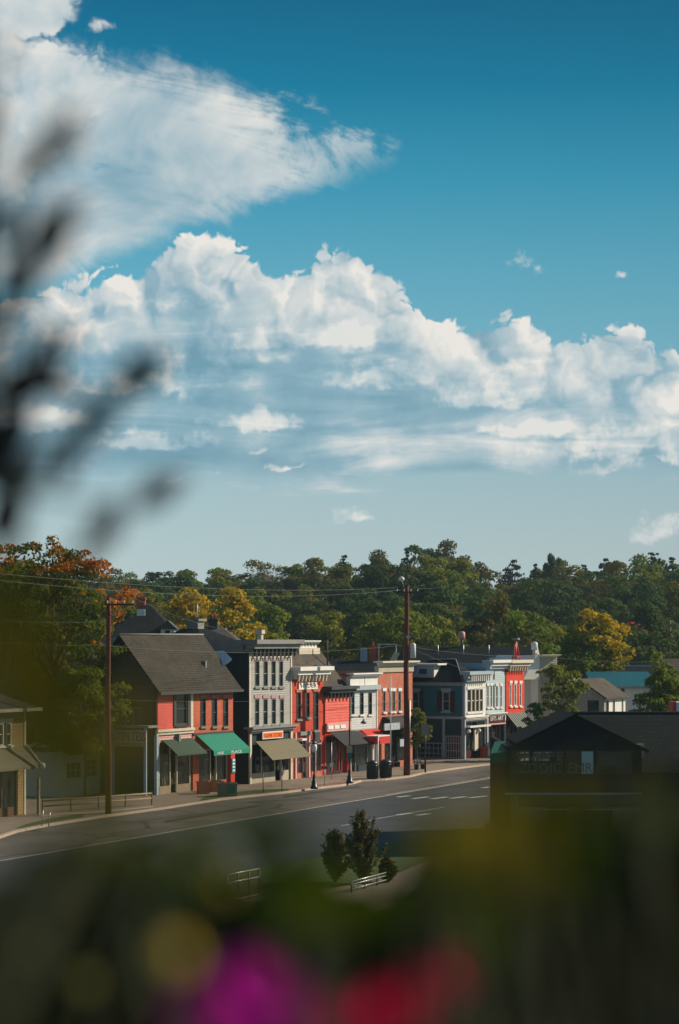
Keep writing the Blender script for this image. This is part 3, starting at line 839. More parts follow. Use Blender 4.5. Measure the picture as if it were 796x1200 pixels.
# walls
go = [(-DP * .82, -DP * .70, 4.6, 6.2), (-DP * .35, -DP * .22, 4.6, 6.2)]
wall(b, M['dark_green_wall'], -DP, 0, BZ, ze, go, board=.17, side='left', name='side_wall')
for o in go: window(b, *o, M['trim_grey'], left=True, sill=M['trim_grey'])
MB().prism([(.0, ze), (yr, zr - .12), (DP, ze)], .02, .2).build('gable', M['dark_green_wall'], b)
MB().prism([(.0, ze), (yr, zr - .12), (DP, ze)], xe - .2, xe - .02).build('gable', M['brick'], b)
MB().box(xe - .25, xe, .24, DP, BZ, ze).build('side_wall', M['brick'], b)
MB().box(0, xe, DP - .2, DP + .01, BZ, ze).build('back_wall', M['brick'], b)
sl = (zr - ze) / yr; ov = .55
rp = [(p_, q_ + .20) for p_, q_ in ((-ov, ze - ov * sl), (yr, zr), (DP + ov, ze - ov * sl), (DP + ov, ze - ov * sl - .16), (yr, zr - .16), (-ov, ze - ov * sl - .16))]
rf = MB().prism(rp, -.45, xe + .5).build('roof', M['shingle_brown'], b)
MB().box(-.48, xe + .55, -ov - .12, -ov + .02, ze - ov * sl - .0, ze - ov * sl + .2).build('gutter', M['trim_dark'], rf)
MB().tube([(-.45, yr, zr + .23), (xe + .5, yr, zr + .23)], .06, 6).build('ridge_cap', M['trim_grey'], rf)
MB().box(L.lx(223, yr * .75), L.lx(224.5, yr * .75), yr * .28, yr * .45, ze + sl * yr * .28 + .0, ze + sl * yr * .40 + .28).build('roof_vent', M['trim_grey'], rf)
# patch of paler shingles, a bit of step flashing
tp = awning(b, M['aw_dkgreen'], L.lx(189.5), L.lx(224.5), L.zp(867, 189.5), 1.25, 1.0, y=-.02, val=.12, label='dark green awning')
x0 = L.lx(229); gt = L.zp(861, 229)
ag = awning(b, M['aw_green'], x0, L.lx(272.3), gt, 1.45, 1.15, y=-.06, val=.34, label='bright green awning')
lettering(ag, "HOE", x0 + .5, x0 + 1.4, gt - 1.15 - .27, gt - 1.15 - .07, -1.53, M['letters_w'])
lettering(ag, "PLACE", x0 + 2.6, x0 + 4.2, gt - 1.15 - .27, gt - 1.15 - .07, -1.53, M['letters_w'])
# side porch with sign board
px_l = L.ly(131, 0)
zs0, zs1 = L.z(873.5, 0, 2), L.z(858, 0, 2)
po = MB().box(-1.3, -.0, -.15, px_l + .3, zs1 + .35, zs1 + .52).build('porch_roof', M['trim_grey'], b)
MB().box(-1.2, -1.08, .1, .3, BZ, zs1 + .35).build('post', M['trim_blue'], b)
MB().box(-1.2, -1.08, px_l - .9, px_l - .55, BZ, zs1 + .35).build('post', M['trim_blue'], b)
sb = MB().box(-1.3, -1.22, .05, px_l, zs0, zs1 + .2).build('sign', M['sign_olive'], b)
t_ = lettering(sb, "SR ITEN TESS", 0, 1, 0, 1, 0, M['letters'])
bpy.context.view_layer.update()
c_ = t_.data; d_ = t_.dimensions
t_.scale = ((px_l * .86) / (d_.x / t_.scale[0]), (zs1 - zs0) * .68 / .72, 1)
t_.rotation_euler = (R(90), 0, R(-90)); t_.location = (-1.315, px_l * .90, zs0 + (zs1 - zs0) * .42)
t2 = lettering(sb, "COUNTRY GOODS", 0, 1, 0, 1, 0, M['letters']); bpy.context.view_layer.update(); d_ = t2.dimensions
t2.scale = ((px_l * .55) / (d_.x / t2.scale[0]), (zs1 - zs0) * .22 / .72, 1)
t2.rotation_euler = (R(90), 0, R(-90)); t2.location = (-1.315, px_l * .68, zs0 + (zs1 - zs0) * .06)

# ---- three-storey grey clapboard building
L = Lot(291.5)
b = L.thing('grey_building', 'three-storey grey clapboard building with bracketed cornice, orange sign and olive awning', 'building')
xe = L.lx(341.5); zc1 = L.z(749.5, 0); zf = L.z(765.5, 0) ; z2 = L.z(853, 0)
ops = []
for p0, p1 in ((298.3, 304.2), (308.2, 314.0), (317.6, 323.2), (326.6, 331.8)):
    x0, x1 = L.lx(p0), L.lx(p1); ops.append((x0, x1, L.z(805, x0), L.z(774, x0)))
for p0, p1 in ((298.3, 304.0), (308.2, 313.8), (318, 323.4), (327.6, 332.8)):
    x0, x1 = L.lx(p0), L.lx(p1); ops.append((x0, x1, L.z(851 - (p0 - 298) * .08, x0), L.z(818.5, x0)))
wall(b, M['grey_clap'], 0, xe, z2, zf, ops, board=.17)
for i, o in enumerate(ops):
    window(b, *o, M['trim_grey'], sill=M['trim_grey'], head=M['mauve'], blind=(0, .5, .55, 0, .25, 0, .3, .2)[i], fw=.08)
for xx in (0, xe - .22): MB().box(xx, xx + .22, -.07, -.036, z2, zf).build('corner_board', M['cream'], b)
MB().box(.2, xe - .2, -.09, -.037, L.z(771, 0), L.z(769.4, 0)).build('frieze_board', M['cream'], b)
dn = MB(); n_ = 22
for k in range(n_):
    xc = .2 + (xe - .4) * k / n_; dn.box(xc, xc + (xe - .4) / n_ * .55, -.12, -.037, L.z(769.4, 0) + .04, zf - .03)
dn.build('dentils', M['cream'], b)
cornice(b, M['trim_grey'], -.1, xe + .1, zf, zc1, .95, brackets=11, bmat=M['trim_dark'])
gz = L.z(860, 0)
cornice(b, M['trim_grey'], -.05, xe + .05, L.z(860, 0), z2 + .05, .5, name='belt_cornice')
wall(b, M['dark_side'], 0, xe, BZ, gz, [(.35, xe - .3, BZ, gz - .75)], y=.02, name='ground_floor_wall')
fo = storefront(b, M['cream'], .35, xe - .3, BZ, gz - .75, cuts=(2.2, 4.4, 5.5), door=2, base=.75, bm=M['beige'], doorm=M['aw_olive'])
for xx in (0.0, xe - .3): MB().box(xx, xx + .3, -.12, .0, BZ, gz - .01).build('pilaster', M['cream'], b)
xs0, xs1 = L.lx(307, -.25), L.lx(331, -.25)
so = MB().box(xs0, xs1, -.32, -.24, L.zp(866, 307), L.zp(857.5, 307)).build('sign', M['white'], b, 'orange sign with a white border')
MB().box(xs0 + .12, xs1 - .12, -.34, -.325, L.zp(866, 307) + .08, L.zp(857.5, 307) - .08).build('sign_face', M['orange'], so)
lettering(so, "HOME STORE", xs0 + .25, xs1 - .25, L.zp(864.5, 307), L.zp(859.5, 307), -.348, M['redpaint'])
xa = L.lx(297.5)
zt = L.zp(868.5, 297.5)
awning(b, M['aw_olive'], xa, L.lx(343.8), zt, 1.45, 1.35, y=-.12, val=.05)
# sides
SD = 12.5
dm = [(-SD * .8, -SD * .7, 5.2, 6.8), (-SD * .45, -SD * .35, 5.2, 6.8)]
wall(b, M['dark_side'], -SD, 0, BZ, zf, dm, board=.17, side='left', name='side_wall')
for o in dm: window(b, *o, M['trim_dark'], left=True)
MB().box(xe - .25, xe, .28, SD, BZ, zf).build('side_wall', M['dark_side'], b)
MB().box(0, xe, SD - .25, SD, BZ, zf).build('back_wall', M['dark_side'], b)
pw = MB().box(-.35, .0, .3, SD + .3, zf, zc1 - .02).box(xe, xe + .3, .3, SD + .3, zf, zc1 - .02).box(-.3, xe + .3, SD, SD + .3, zf, zc1 - .02)
pw.build('parapet', M['trim_grey'], b)
MB().box(0, xe, .1, SD, zf + .1, zf + .2).build('flat_roof', M['roof_flat'], b)
# pyramid roof with a lantern on top
cy_ = SD * .52; hx = xe / 2; zb = zc1 - .05; tz = L.z(737, hx, cy_); t_ = .7
hip = MB(); c0 = [(.4, cy_ - 1.9), (xe - .4, cy_ - 1.9), (xe - .4, cy_ + 1.9), (.4, cy_ + 1.9)]; c1 = [(hx - t_, cy_ - t_), (hx + t_, cy_ - t_), (hx + t_, cy_ + t_), (hx - t_, cy_ + t_)]
for k in range(4): hip.quad((*c0[k], zb), (*c0[(k + 1) % 4], zb), (*c1[(k + 1) % 4], tz), (*c1[k], tz))
hp = hip.build('hip_roof', M['slate'], b)
MB().box(hx - .5, hx + .5, cy_ - .5, cy_ + .5, tz - .1, tz + .6).box(hx - .65, hx + .65, cy_ - .65, cy_ + .65, tz + .6, tz + .78).build('lantern', M['trim_grey'], hp)
MB().tube([(hx + .3, cy_, tz + .9), (hx + .3, cy_, tz + 1.9)], .06, 6).build('finial', M['steel_w'], hp)
MB().box(xe - .8, xe - .45, 2.2, 2.55, zc1 - .1, zc1 + .45).box(xe - .9, xe - .35, 2.1, 2.65, zc1 + .45, zc1 + .75).build('roof_vent', M['cream'], b)

# ---- small white metal-roofed shed between the two
Ls = Lot(262, out=-5.5)
b = Ls.thing('shed', 'small white-roofed shed wedged between the gabled shop and the grey building', 'shed')
O3 = lambda px, py, D: tuple(Matrix.Rotation(-Ls.rz, 3, 'Z') @ (Vector((at(px, D), D, zat(py, D))) - Vector((Ls.O.x, Ls.O.y, 0))))
A_, B_, C_, D_ = O3(236, 764, 180.6), O3(262.4, 762.4, 179.9), O3(272, 772, 178.9), O3(260.6, 781.5, 178.6)
MB().quad(A_, B_, D_).quad(B_, C_, D_).quad(*[(p[0], p[1], p[2] - .08) for p in (A_, D_, C_, B_)]).build('roof', M['roof_white'], b, fix=False)
MB().box(D_[0] - .3, C_[0] - .1, D_[1] + .2, D_[1] + 2.0, BZ, D_[2] - .25).build('wall', M['dark_side'], b)

# ---- gabled pair: red brick with a white false front, red clapboard to its right
L = Lot(342.5)
b = L.thing('red_brick_building', 'red painted brick shop joined to a red clapboard shop, white false-front cornice', 'building')
x3 = L.lx(379.5); x4 = L.lx(408.5)
zt = L.z(781.5, 0); zcb = L.z(796, 0)
ops = []
for p0, p1, ya, yb_ in ((347.4, 352.6, 843, 811.5), (358.6, 362.8, 841, 811.5), (367.3, 373.2, 856, 810.5)):
    x0, x1 = L.lx(p0), L.lx(p1); ops.append((x0, x1, L.z(ya, x0), L.z(yb_, x0)))
g3 = (L.lx(347), x3 - .3, BZ, L.z(865, 0) - .2)
wall(b, M['brick2'], 0, x3, BZ, zcb, ops + [g3], name='brick_wall')
for i, o in enumerate(ops): window(b, *o, M['trim_dark'], head=M['brick3'], sill=M['trim_grey'], blind=(.5, .45, .6)[i], nz=1 if i < 2 else 2)
cornice(b, M['white'], .05, x3 - .1, zcb, zt, .85, brackets=9, bmat=M['cream'], label='white flared false-front cornice')
MB().box(0, x3, .02, .32, zcb, zt - .2).build('parapet', M['white'], b)
s0 = L.lx(349.3)
sign(b, M['sign_white'], M['letters'], "HYDER", s0, L.lx(371), L.zp(808.2, 349.3), L.zp(800.2, 349.3), y=-.02, margin=.08)
s_ = storefront(b, M['pinkw'], *g3, cuts=(g3[0] + 1.3, g3[0] + 2.2, g3[0] + 3.6), door=1, base=.4, bm=M['brick3'], transom=2.7)
for px in (345.2, 357.5, 361):
    MB().box(L.lx(px), L.lx(px) + .24, -.10, -.004, BZ, 3.7).build('pilaster', M['pinkw'], b)
MB().box(L.lx(349), L.lx(362), -.28, -.01, L.zp(862, 349), L.zp(857.5, 349)).build('sign', M['trim_grey'], b)
MB().box(L.lx(347.5), L.lx(353), -.5, -.02, L.zp(868, 347), L.zp(865.5, 347)).box(L.lx(360), L.lx(363), -.6, -.12, L.zp(872, 360), L.zp(869.5, 360)).build('bracket_sign', M['white'], b)
MB().box(L.lx(367.6), L.lx(373), -.16, -.02, BZ + 2.6, ops[2][2] - .15).build('stair_shaft', M['trim_dark'], b)  # plain dark box below the tall third window
# clapboard half
z4 = L.zp(816, 381); z4t = L.zp(804.5, 381); zb4 = L.zp(848, 381)
wall(b, M['red_clap2'], x3 + .03, x4, zb4 - .1, z4, (), y=-.1, board=.22, thick=.3)
cornice(b, M['trim_dark'], x3, x4 + .1, z4, z4t, .75, y=-.1, label='dark cornice', brackets=7)
MB().box(x4 - .02, x4 + .14, -.2, .1, BZ, z4).build('corner_board', M['trim_grey'], b)
f0 = L.lx(382.5)
fs = MB().box(x3 + .05, x4 - .02, -.30, -.13, L.zp(857.5, 381), L.zp(847.5, 381)).build('fascia', M['pinkw'], b)
for p0, p1 in ((384.5, 390.5), (392, 397.5), (399, 405)):
    MB().box(L.lx(p0, -.3), L.lx(p1, -.3), -.34, -.302, L.zp(854.5, 384), L.zp(850.3, 384)).build('sign_panel', M['sign_white'], fs)
g4 = (x3 + .25, x4 - .25, BZ, L.zp(862, 381))
wall(b, M['redpaint'], x3 + .03, x4, BZ, zb4 - .1, [g4], y=-.08, name='ground_floor_wall')
storefront(b, M['redpaint'], *g4, cuts=(g4[0] + 1.2, g4[0] + 2.5, g4[1] - 1.1), door=3, y=-.08, base=.3, bm=M['maroon'], doorm=M['redpaint'])
awning(b, M['aw_dark'], L.lx(382.5), L.lx(410.5), L.zp(858, 383), 1.3, .95, y=-.3, val=.1, label='charcoal awning')
# common roof behind, ridge along the street
RD = 3.05
xr = x4; zr = L.z(757, xr, RD); zee = z4t - .35
slp = (zr - zee) / RD
MB().prism([(.1, zee + .1 * slp), (RD, zr), (2 * RD, zee), (2 * RD, zee - .15), (RD, zr - .15), (.1, zee + .1 * slp - .15)], -.6, x4 + .35).build('roof', M['shingle_tan'], b)
MB().prism([(.2, zee - .2), (RD, zr - .2), (2 * RD, zee - .2), (2 * RD, BZ), (.2, BZ)], x4 - .1, x4 + .1).build('side_wall', M['ltgrey_clap'], b)
MB().prism([(.3, zee - .2), (RD, zr - .2), (2 * RD, zee - .2), (2 * RD, BZ), (.3, BZ)], .02, .2).build('side_wall', M['brick2'], b)
MB().box(.2, x4, 2 * RD - .2, 2 * RD, BZ, zee - .2).build('back_wall', M['brick2'], b)
# white boxed cupola on the ridge
cx = L.lx(356, RD); CD = RD
cu = MB().box(cx - 1.8, cx + 1.6, RD - .4, RD + .8, zr - .6, L.z(755, cx, RD)).build('cupola', M['white'], b)
cornice(cu, M['white'], cx - 1.8, cx + 1.6, L.z(755, cx, RD), L.z(750.5, cx, RD), .35, y=RD - .4, brackets=6, bmat=M['trim_dark'])
MB().box(cx - 2.0, cx + 1.8, RD - .6, RD - .42, zr - .65, zr - .15).build('cupola_base', M['cream'], cu)
st = MB().tube([(cx + 1.4, 1.6, zr - 1.9), (cx + 1.4, 1.6, zr + .5)], .07, 6).box(cx - .9, cx + 1.4, 1.4, 1.7, zr - 1.9, zr - 1.55).build('vent_pipe', M['trim_dark'], b)

# ---- light grey clapboard shop with a red awning
L = Lot(410.5)
b = L.thing('white_parapet_shop', 'light grey clapboard shop with a white panelled parapet and a red awning', 'building')
xe = L.lx(441.5); z1 = L.z(809, 0); zt = L.z(789, 0) ; zb_ = L.z(856, 0)
ops = []
for p0, p1 in ((410.9, 415.4), (421.4, 426.0), (431.3, 435.8)):
    x0, x1 = L.lx(p0), L.lx(p1); ops.append((max(x0, .05), x1, L.z(837.5, x0), L.z(811.8, x0)))
wall(b, M['ltgrey_clap'], 0, xe, zb_, z1, ops, board=.19)
for i, o in enumerate(ops): window(b, *o, M['teal'] if i == 0 else M['trim_dark'], sill=M['white'], blind=(0, .5, 0)[i])
MB().box(-.1, xe + .1, -.35, -.02, z1, L.z(803.5, 0)).build('belt_course', M['trim_blue'], b)
par = MB().box(-.2, xe + .0, -.1, .25, L.z(803.5, 0), zt - .3).build('parapet', M['white'], b, 'white panelled parapet')
cornice(par, M['white'], -.25, xe + .05, zt - .35, zt, .4, y=-.1)
MB().box(xe * .5 - .04, xe * .5 + .04, -.115, -.102, L.z(803.5, 0), zt - .35).build('panel_joint', M['trim_grey'], par)
MB().box(xe - .12, xe + .02, -.08, .0, BZ, z1).build('corner_board', M['white'], b)
g5 = (.3, xe - .4, BZ, zb_ - .4)
wall(b, M['trim_grey'], 0, xe, BZ, zb_, [g5], y=.02, name='ground_floor_wall')
storefront(b, M['trim_grey'], *g5, cuts=(1.1, 3.4), door=0, base=.5, bm=M['dark_side'])
MB().box(L.lx(436.5, -.9), L.lx(436.5, -.9) + .16, -.95, -.8, BZ, zb_ - .9).build('awning_post', M['white'], b)
xa = L.lx(412); xb = L.lx(441.5)
awning(b, M['aw_maroon'], xa, L.lx(422), L.zp(857, 412), 1.25, .8, y=-.03, val=.3, label='dark maroon end of the awning')
awning(b, M['aw_red'], L.lx(422) + .02, xb, L.zp(855, 422), 1.25, .9, y=-.03, val=.3, label='bright red awning')
cx = L.lx(445, -1.8)
cn = MB().box(L.lx(435, -1.5), L.lx(450, -1.5), -2.1, -1.0, L.zp(868.5, 435, -1.5), L.zp(863.5, 435, -1.5)).build('canopy', M['aw_red'], b)
MB().box(L.lx(435, -1.5) - .03, L.lx(450, -1.5) + .03, -2.13, -.97, L.zp(863.4, 435, -1.5), L.zp(862.2, 435, -1.5)).build('canopy_edge', M['white'], cn)
for yy in (.25, 11.6): MB().box(.02, xe - .02, yy, yy + .2, BZ, z1).build('back_wall' if yy > 1 else 'inner_wall', M['ltgrey_clap'], b) if yy > 1 else None
MB().box(xe - .2, xe - .02, .3, 11.6, BZ, z1).build('side_wall', M['ltgrey_clap'], b)
MB().box(.0, .18, .3, 11.6, BZ, z1).build('side_wall', M['ltgrey_clap'], b)
MB().box(0, xe, .26, 11.8, z1, z1 + .15).build('flat_roof', M['roof_flat'], b)

# ---- salmon brick shop
L = Lot(442.5)
b = L.thing('salmon_brick_shop', 'salmon brick shop with a cream cornice and white lintels behind the tall brown utility pole', 'building')
xe = L.lx(483.5); zt = L.z(777, 0); z1 = L.z(781, 0); z2 = L.z(788, 0)
ops = []
for p0, p1 in ((448.6, 451.8), (456.2, 458.8), (460.2, 463.0), (466.8, 469.8)):
    x0, x1 = L.lx(p0), L.lx(p1); ops.append((x0, x1, L.z(834.5 - (p0 - 448) * .06, x0), L.z(810, x0)))
g6 = (.7, xe - .8, BZ, 3.35)
wall(b, M['brick3'], 0, xe, BZ, z2, ops + [g6], name='brick_wall')
for i, o in enumerate(ops): window(b, *o, M['trim_grey'], head=M['white'], sill=M['white'], blind=(0, .4, 0, .3)[i])
MB().box(.0, xe, -.12, .28, z2, z1).build('frieze', M['beige'], b)
cornice(b, M['cream'], .0, xe + .1, z1, zt + .15, .6)
awz = L.zp(845, 449)
arch = MB()
nn = 8; xa, xb = L.lx(448), L.lx(478); 
pts = [(-.02 - 1.0 * math.sin(t * math.pi / 2 / nn), awz + .35 - .95 * (1 - math.cos(t * math.pi / 2 / nn))) for t in range(nn + 1)]
for k in range(nn): arch.quad((xa, pts[k][0], pts[k][1]), (xa, pts[k + 1][0], pts[k + 1][1]), (xb, pts[k + 1][0], pts[k + 1][1]), (xb, pts[k][0], pts[k][1]), smooth=True)
arch.quad(*[(xa, p[0], p[1]) for p in pts] + [(xa, -.02, pts[-1][1])])
aw = arch.build('awning', M['aw_dark'], b, 'dark rounded awning', fix=False)
sb_ = MB().box(L.lx(450, -1.05), L.lx(468, -1.05), -1.12, -1.03, L.zp(856, 450, -1), L.zp(848, 450, -1)).build('sign', M['trim_blue'], b)
lettering(sb_, "HILL & SONS", L.lx(450, -1.05) + .3, L.lx(468, -1.05) - .3, L.zp(854, 450, -1), L.zp(850, 450, -1), -1.135, M['letters_w'])
storefront(b, M['dark_side'], *g6, cuts=(1.6, 3.1, 4.1, 5.9), door=2, base=.5, bm=M['brick3'])
MB().box(L.lx(443.5), L.lx(447), -.3, -.02, L.zp(898, 443), L.zp(866, 443)).build('brick_pier', M['brick3'], b, 'salmon pier with white strips')
hs = MB().tube([(L.lx(470, -.3), -.35, L.zp(861, 470)), (L.lx(470, -.3), -1.4, L.zp(861, 470))], .03, 6).build('sign_arm', M['black'], b)
MB().box(L.lx(468.5, -1), L.lx(474.5, -1), -1.05, -.97, L.zp(875, 468, -1), L.zp(866.5, 468, -1)).build('hanging_sign', M['trim_blue'], b)
MB().box(.0, .2, .3, 12, BZ, z2).build('side_wall', M['brick3'], b)
MB().box(xe - .2, xe, .3, 12, BZ, z2).build('side_wall', M['brick3'], b)
MB().box(0, xe, 12, 12.2, BZ, z2).build('back_wall', M['brick3'], b)
MB().box(.0, xe, .3, 12, z2 - .3, z2 - .15).build('flat_roof', M['roof_flat'], b)

# ---- corner building: teal side wall, pale shop front
L = Lot(544)
b = L.thing('corner_building', 'teal corner building with maroon shutters, hipped dark roof and a dormer', 'building')
xe = L.lx(569.5); SD = L.ly(478.5, 0); ze = L.z(802, 0); zr = L.z(773, 0, SD * .4)
zb_ = L.z(840, 0)
def LW(p0, p1, y0, y1):   # opening in the side wall, in 'left' coordinates
    a, c = L.ly(p0, 0), L.ly(p1, 0); return (-a, -c, L.z(y1, 0, a), L.z(y0, 0, a))
wl = [LW(482.8, 491.5, 810, 833.5), LW(518.4, 527.8, 810, 833.5)]
gl = [LW(487, 518.5, 870, 888.5), LW(522.5, 540.5, 862, 888.5)]
wall(b, M['teal'], -SD, 0, zb_, ze, wl, board=.15, side='left', name='side_wall')
for k, o in enumerate(wl):
    window(b, *o, M['trim_blue'], left=True, nz=1, sill=M['trim_blue'], head=M['trim_blue'], fw=.12, blind=(0, .5)[k], bm=M['mauve'])
for o in ((527.9, 533.5), (512.5, 518.2), (491.7, 496.8)):
    a, c = L.ly(o[0], 0), L.ly(o[1], 0)
    sh = MB().box(-a, -c, -.08, -.037, wl[0][2] - .05, wl[0][3] + .05)
    for k in range(9): zz = wl[0][2] + .1 + k * .19; sh.box(-a + .06, -c - .06, -.095, -.081, zz, zz + .1)
    sh.v = [xf_left(v) for v in sh.v]; sh.build('shutter', M['maroon'], b)
wall(b, M['teal_dark'], -SD, 0, BZ, zb_ - .22, gl, side='left', name='side_wall', label='dark ground floor wall')
for o in gl:
    f = window(b, *o, M['trim_blue'], left=True, nz=2, nx=5, name='shop_window')
tb = MB().box(-SD, .0, -.1, -.0, zb_ - .22, zb_ + .02); tb.v = [xf_left(v) for v in tb.v]; tb.build('belt_course', M['trim_blue'], b)
tb = MB().box(-SD, .0, -.14, -.0, ze - .12, ze + .22); tb.v = [xf_left(v) for v in tb.v]; tb.build('eaves_board', M['trim_blue'], b)
for p in (542.6, 520.3):
    a = L.ly(p, 0); tb = MB().box(-a - .1, -a + .12, -.12, -.003, BZ, zb_ - .23); tb.v = [xf_left(v) for v in tb.v]; tb.build('pilaster', M['trim_blue'], b)
MB().box(-.13, .12, -.13, .12, BZ, ze).build('corner_board', M['trim_blue'], b)
# front
zt = L.z(787, 0); zc = L.z(799, 0)
x0, x1 = L.lx(547.5), L.lx(566)
wf = (x0, x1, L.zp(835, 547.5), L.zp(808, 547.5))
wall(b, M['white'], .13, xe, zb_, zc, [wf])
window(b, *wf, M['white'], nz=1, nx=0, sill=M['white'], head=M['white'], fw=.06)
for k in range(1, 4):
    xc = x0 + (x1 - x0) * k / 4; MB().box(xc - .14, xc + .14, -.05, .12, wf[2], wf[3]).build('mullion', M['beige'], b)
cornice(b, M['trim_blue'], -.05, xe + .02, zc, zt, .7, brackets=0)
bl = MB()
for k in range(10): xc = .4 + (xe - .8) * k / 9.0; bl.box(xc - .06, xc + .06, -.62, -.5, zc + .05, zt - .35)
bl.build('brackets', M['white'], b)
cornice(b, M['white'], -.05, xe, zb_ - .35, zb_, .3, name='belt_cornice')
gf = (.25, xe - .15, BZ, zb_ - .45)
wall(b, M['trim_blue'], .13, xe, BZ, zb_ - .35, [gf], y=.02, name='ground_floor_wall')
storefront(b, M['dark_side'], *gf, cuts=(gf[0] + 1.6, gf[0] + 3.0), door=1, base=.75, bm=M['maroon'], transom=2.75)
MB().box(.15, xe - .1, -.55, -.01, 2.95, 3.1).build('canopy', M['white'], b)
pt = MB().box(L.lx(556, -.2), L.lx(560, -.2), -.25, -.1, .8, 2.85).build('poster', M['cream'], b)
for k in range(2): MB().lathe([(.02, 2.45), (.16, 2.5), (.2, 2.62), (.14, 2.76), (.02, 2.8)], L.lx(549.5 + k * 12, -.4), -.4, 10).build('hanging_lamp', M['lamp_glass'], b)
MB().box(L.lx(561), L.lx(566), -.5, -.15, BZ, BZ + .95).build('planter', M['redpaint'], b)
# hipped roof: a plane falls towards the side wall
yb = SD + .3
rr_ = MB(); A0, A1, A2, A3 = (-.45, -.1, ze + .2), (-.45, yb, ze + .2), (xe, yb, ze + .2), (xe, .3, ze + .2)
ra, rb_ = (2.6, 1.9, zr), (2.6, SD - 1.0, zr)
rr_.quad(A0, A1, rb_, ra).quad(A1, A2, rb_).quad(A2, A3, ra, rb_).quad(A3, A0, ra)
rr_.quad((-.45, -.1, ze + .19), (-.45, yb, ze + .19), (xe, yb, ze + .19), (xe, -.1, ze + .19))
ro = rr_.build('roof', M['slate'], b)
for p, q in ((A0, ra), (ra, rb_)): MB().tube([Vector(p) + Vector((0, 0, .03)), Vector(q) + Vector((0, 0, .03))], .05, 6).build('ridge_cap', M['trim_grey'], ro)
ya, yc = L.ly(509, .2), L.ly(484, .2)
dz0, dz1 = L.z(794, .2, ya), L.z(779.5, .2, ya)
dmr = MB().box(.1, 2.2, ya, yc, dz0, dz1).build('dormer', M['trim_blue'], ro)
wd = MB().box(.04, .11, ya + .7, yc - .7, dz0 + .32, dz1 - .35).build('window', M['glass'], dmr)
MB().box(-.15, 2.4, ya - .5, yc + .25, dz1, dz1 + .16).build('dormer_roof', M['white'], dmr)
MB().quad((.1, ya - .02, dz0), (2.0, ya - .02, dz1), (.1, ya - .02, dz1)).build('dormer_cheek', M['white'], dmr, fix=False)
MB().box(0, xe, SD - .02, SD + .2, BZ, ze).build('back_wall', M['teal'], b)
MB().box(xe - .2, xe, .3, SD, BZ, ze).build('side_wall', M['teal'], b)

# ---- pale blue two-storey shop
L = Lot(569.8)
b = L.thing('pale_blue_shop', 'pale blue clapboard shop with a white flared cornice and a red framed shop front', 'building')
xe = L.lx(591.5); zt = L.z(773.5, 0); zc = L.z(784, 0); zb_ = L.z(836, 0)
ops = []
for p0, p1 in ((570.6, 572.8), (574.6, 576.8), (581.0, 583.4), (586.0, 588.2)):
    x0, x1 = L.lx(p0), L.lx(p1); ops.append((x0, x1, L.zp(829, p0), L.zp(804, p0)))
wall(b, M['pale_blue'], 0, xe, zb_, zc, ops, board=.2)
for o in ops: window(b, *o, M['white'], head=M['white'], sill=M['white'], fw=.05)
MB().box(L.lx(578), L.lx(579.2), -.06, -.036, L.zp(830, 578), L.zp(803, 578)).build('downpipe', M['trim_dark'], b)
MB().box(L.lx(578), L.lx(579.4), -.06, -.036, L.zp(796, 578), L.zp(786, 578)).build('vent_slot', M['trim_dark'], b)
cornice(b, M['white'], .1, xe - .2, zc, zt, .8, brackets=0)
MB().box(-.2, .1, -.5, .2, zc, zt).box(-.15, .0, .2, 8, zc, zt - .3).build('parapet', M['trim_blue'], b)
cornice(b, M['white'], 0, xe, zb_ - .3, zb_, .3, name='belt_cornice')
gf = (.2, xe - .25, BZ, zb_ - .35)
wall(b, M['maroon'], 0, xe, BZ, zb_ - .3, [(.25, xe - .25, BZ, 3.0)], y=.01, name='ground_floor_wall')
storefront(b, M['maroon'], .25, xe - .25, BZ, 3.0, cuts=(1.5, 2.7), door=2, base=.7, bm=M['white'])
for xx in (.02, xe - .2): MB().box(xx, xx + .18, -.14, -.0, BZ, zb_ - .31).build('pilaster', M['white'], b)
sg = MB().box(.25, xe - .25, -.1, -.0, 3.15, zb_ - .45).build('fascia', M['maroon'], b)
MB().box(.2, xe - .2, -.2, -.0, 3.02, 3.14).build('canopy', M['pinkw'], b)
lettering(sg, "GIFTS", .7, xe * .48, 3.4, 3.8, -.115, M['letters_w']); lettering(sg, "ART", xe * .56, xe - .6, 3.4, 3.8, -.115, M['letters_w'])
MB().box(0, .2, .3, 9, BZ, zc).build('side_wall', M['pale_blue'], b); MB().box(xe - .2, xe, .3, 9, BZ, zc).build('side_wall', M['pale_blue'], b)
MB().box(0, xe, 9, 9.2, BZ, zc).build('back_wall', M['pale_blue'], b); MB().box(0, xe, .3, 9, zc - .3, zc - .15).build('flat_roof', M['roof_flat'], b)

# ---- bright red shop at the end
L = Lot(592)
b = L.thing('bright_red_shop', 'narrow bright red brick shop with striped awning and open red bell frame on top', 'building')
xe = L.lx(614.5); zt = L.z(773.5, 0); zc = L.z(784.5, 0); zb_ = L.z(834.5, 0)
ops = []
for p0, p1 in ((597.2, 599.6), (602.6, 605.2), (608.6, 611.2)):
    x0, x1 = L.lx(p0), L.lx(p1); ops.append((x0, x1, L.zp(827.5, p0), L.zp(801, p0)))
g9 = (.4, xe - .4, BZ, 3.2)
wall(b, M['brick4'], 0, xe, BZ, zc, ops + [g9], name='brick_wall')
for o in ops: window(b, *o, M['white'], head=M['white'], sill=M['white'], fw=.10, blind=.6, bm=M['curtain'])
cornice(b, M['cream'], 0, xe, zc, zt, .85, brackets=8)
storefront(b, M['wood_d'], *g9, cuts=(1.8, 3), door=1, base=.7, bm=M['brick3'])
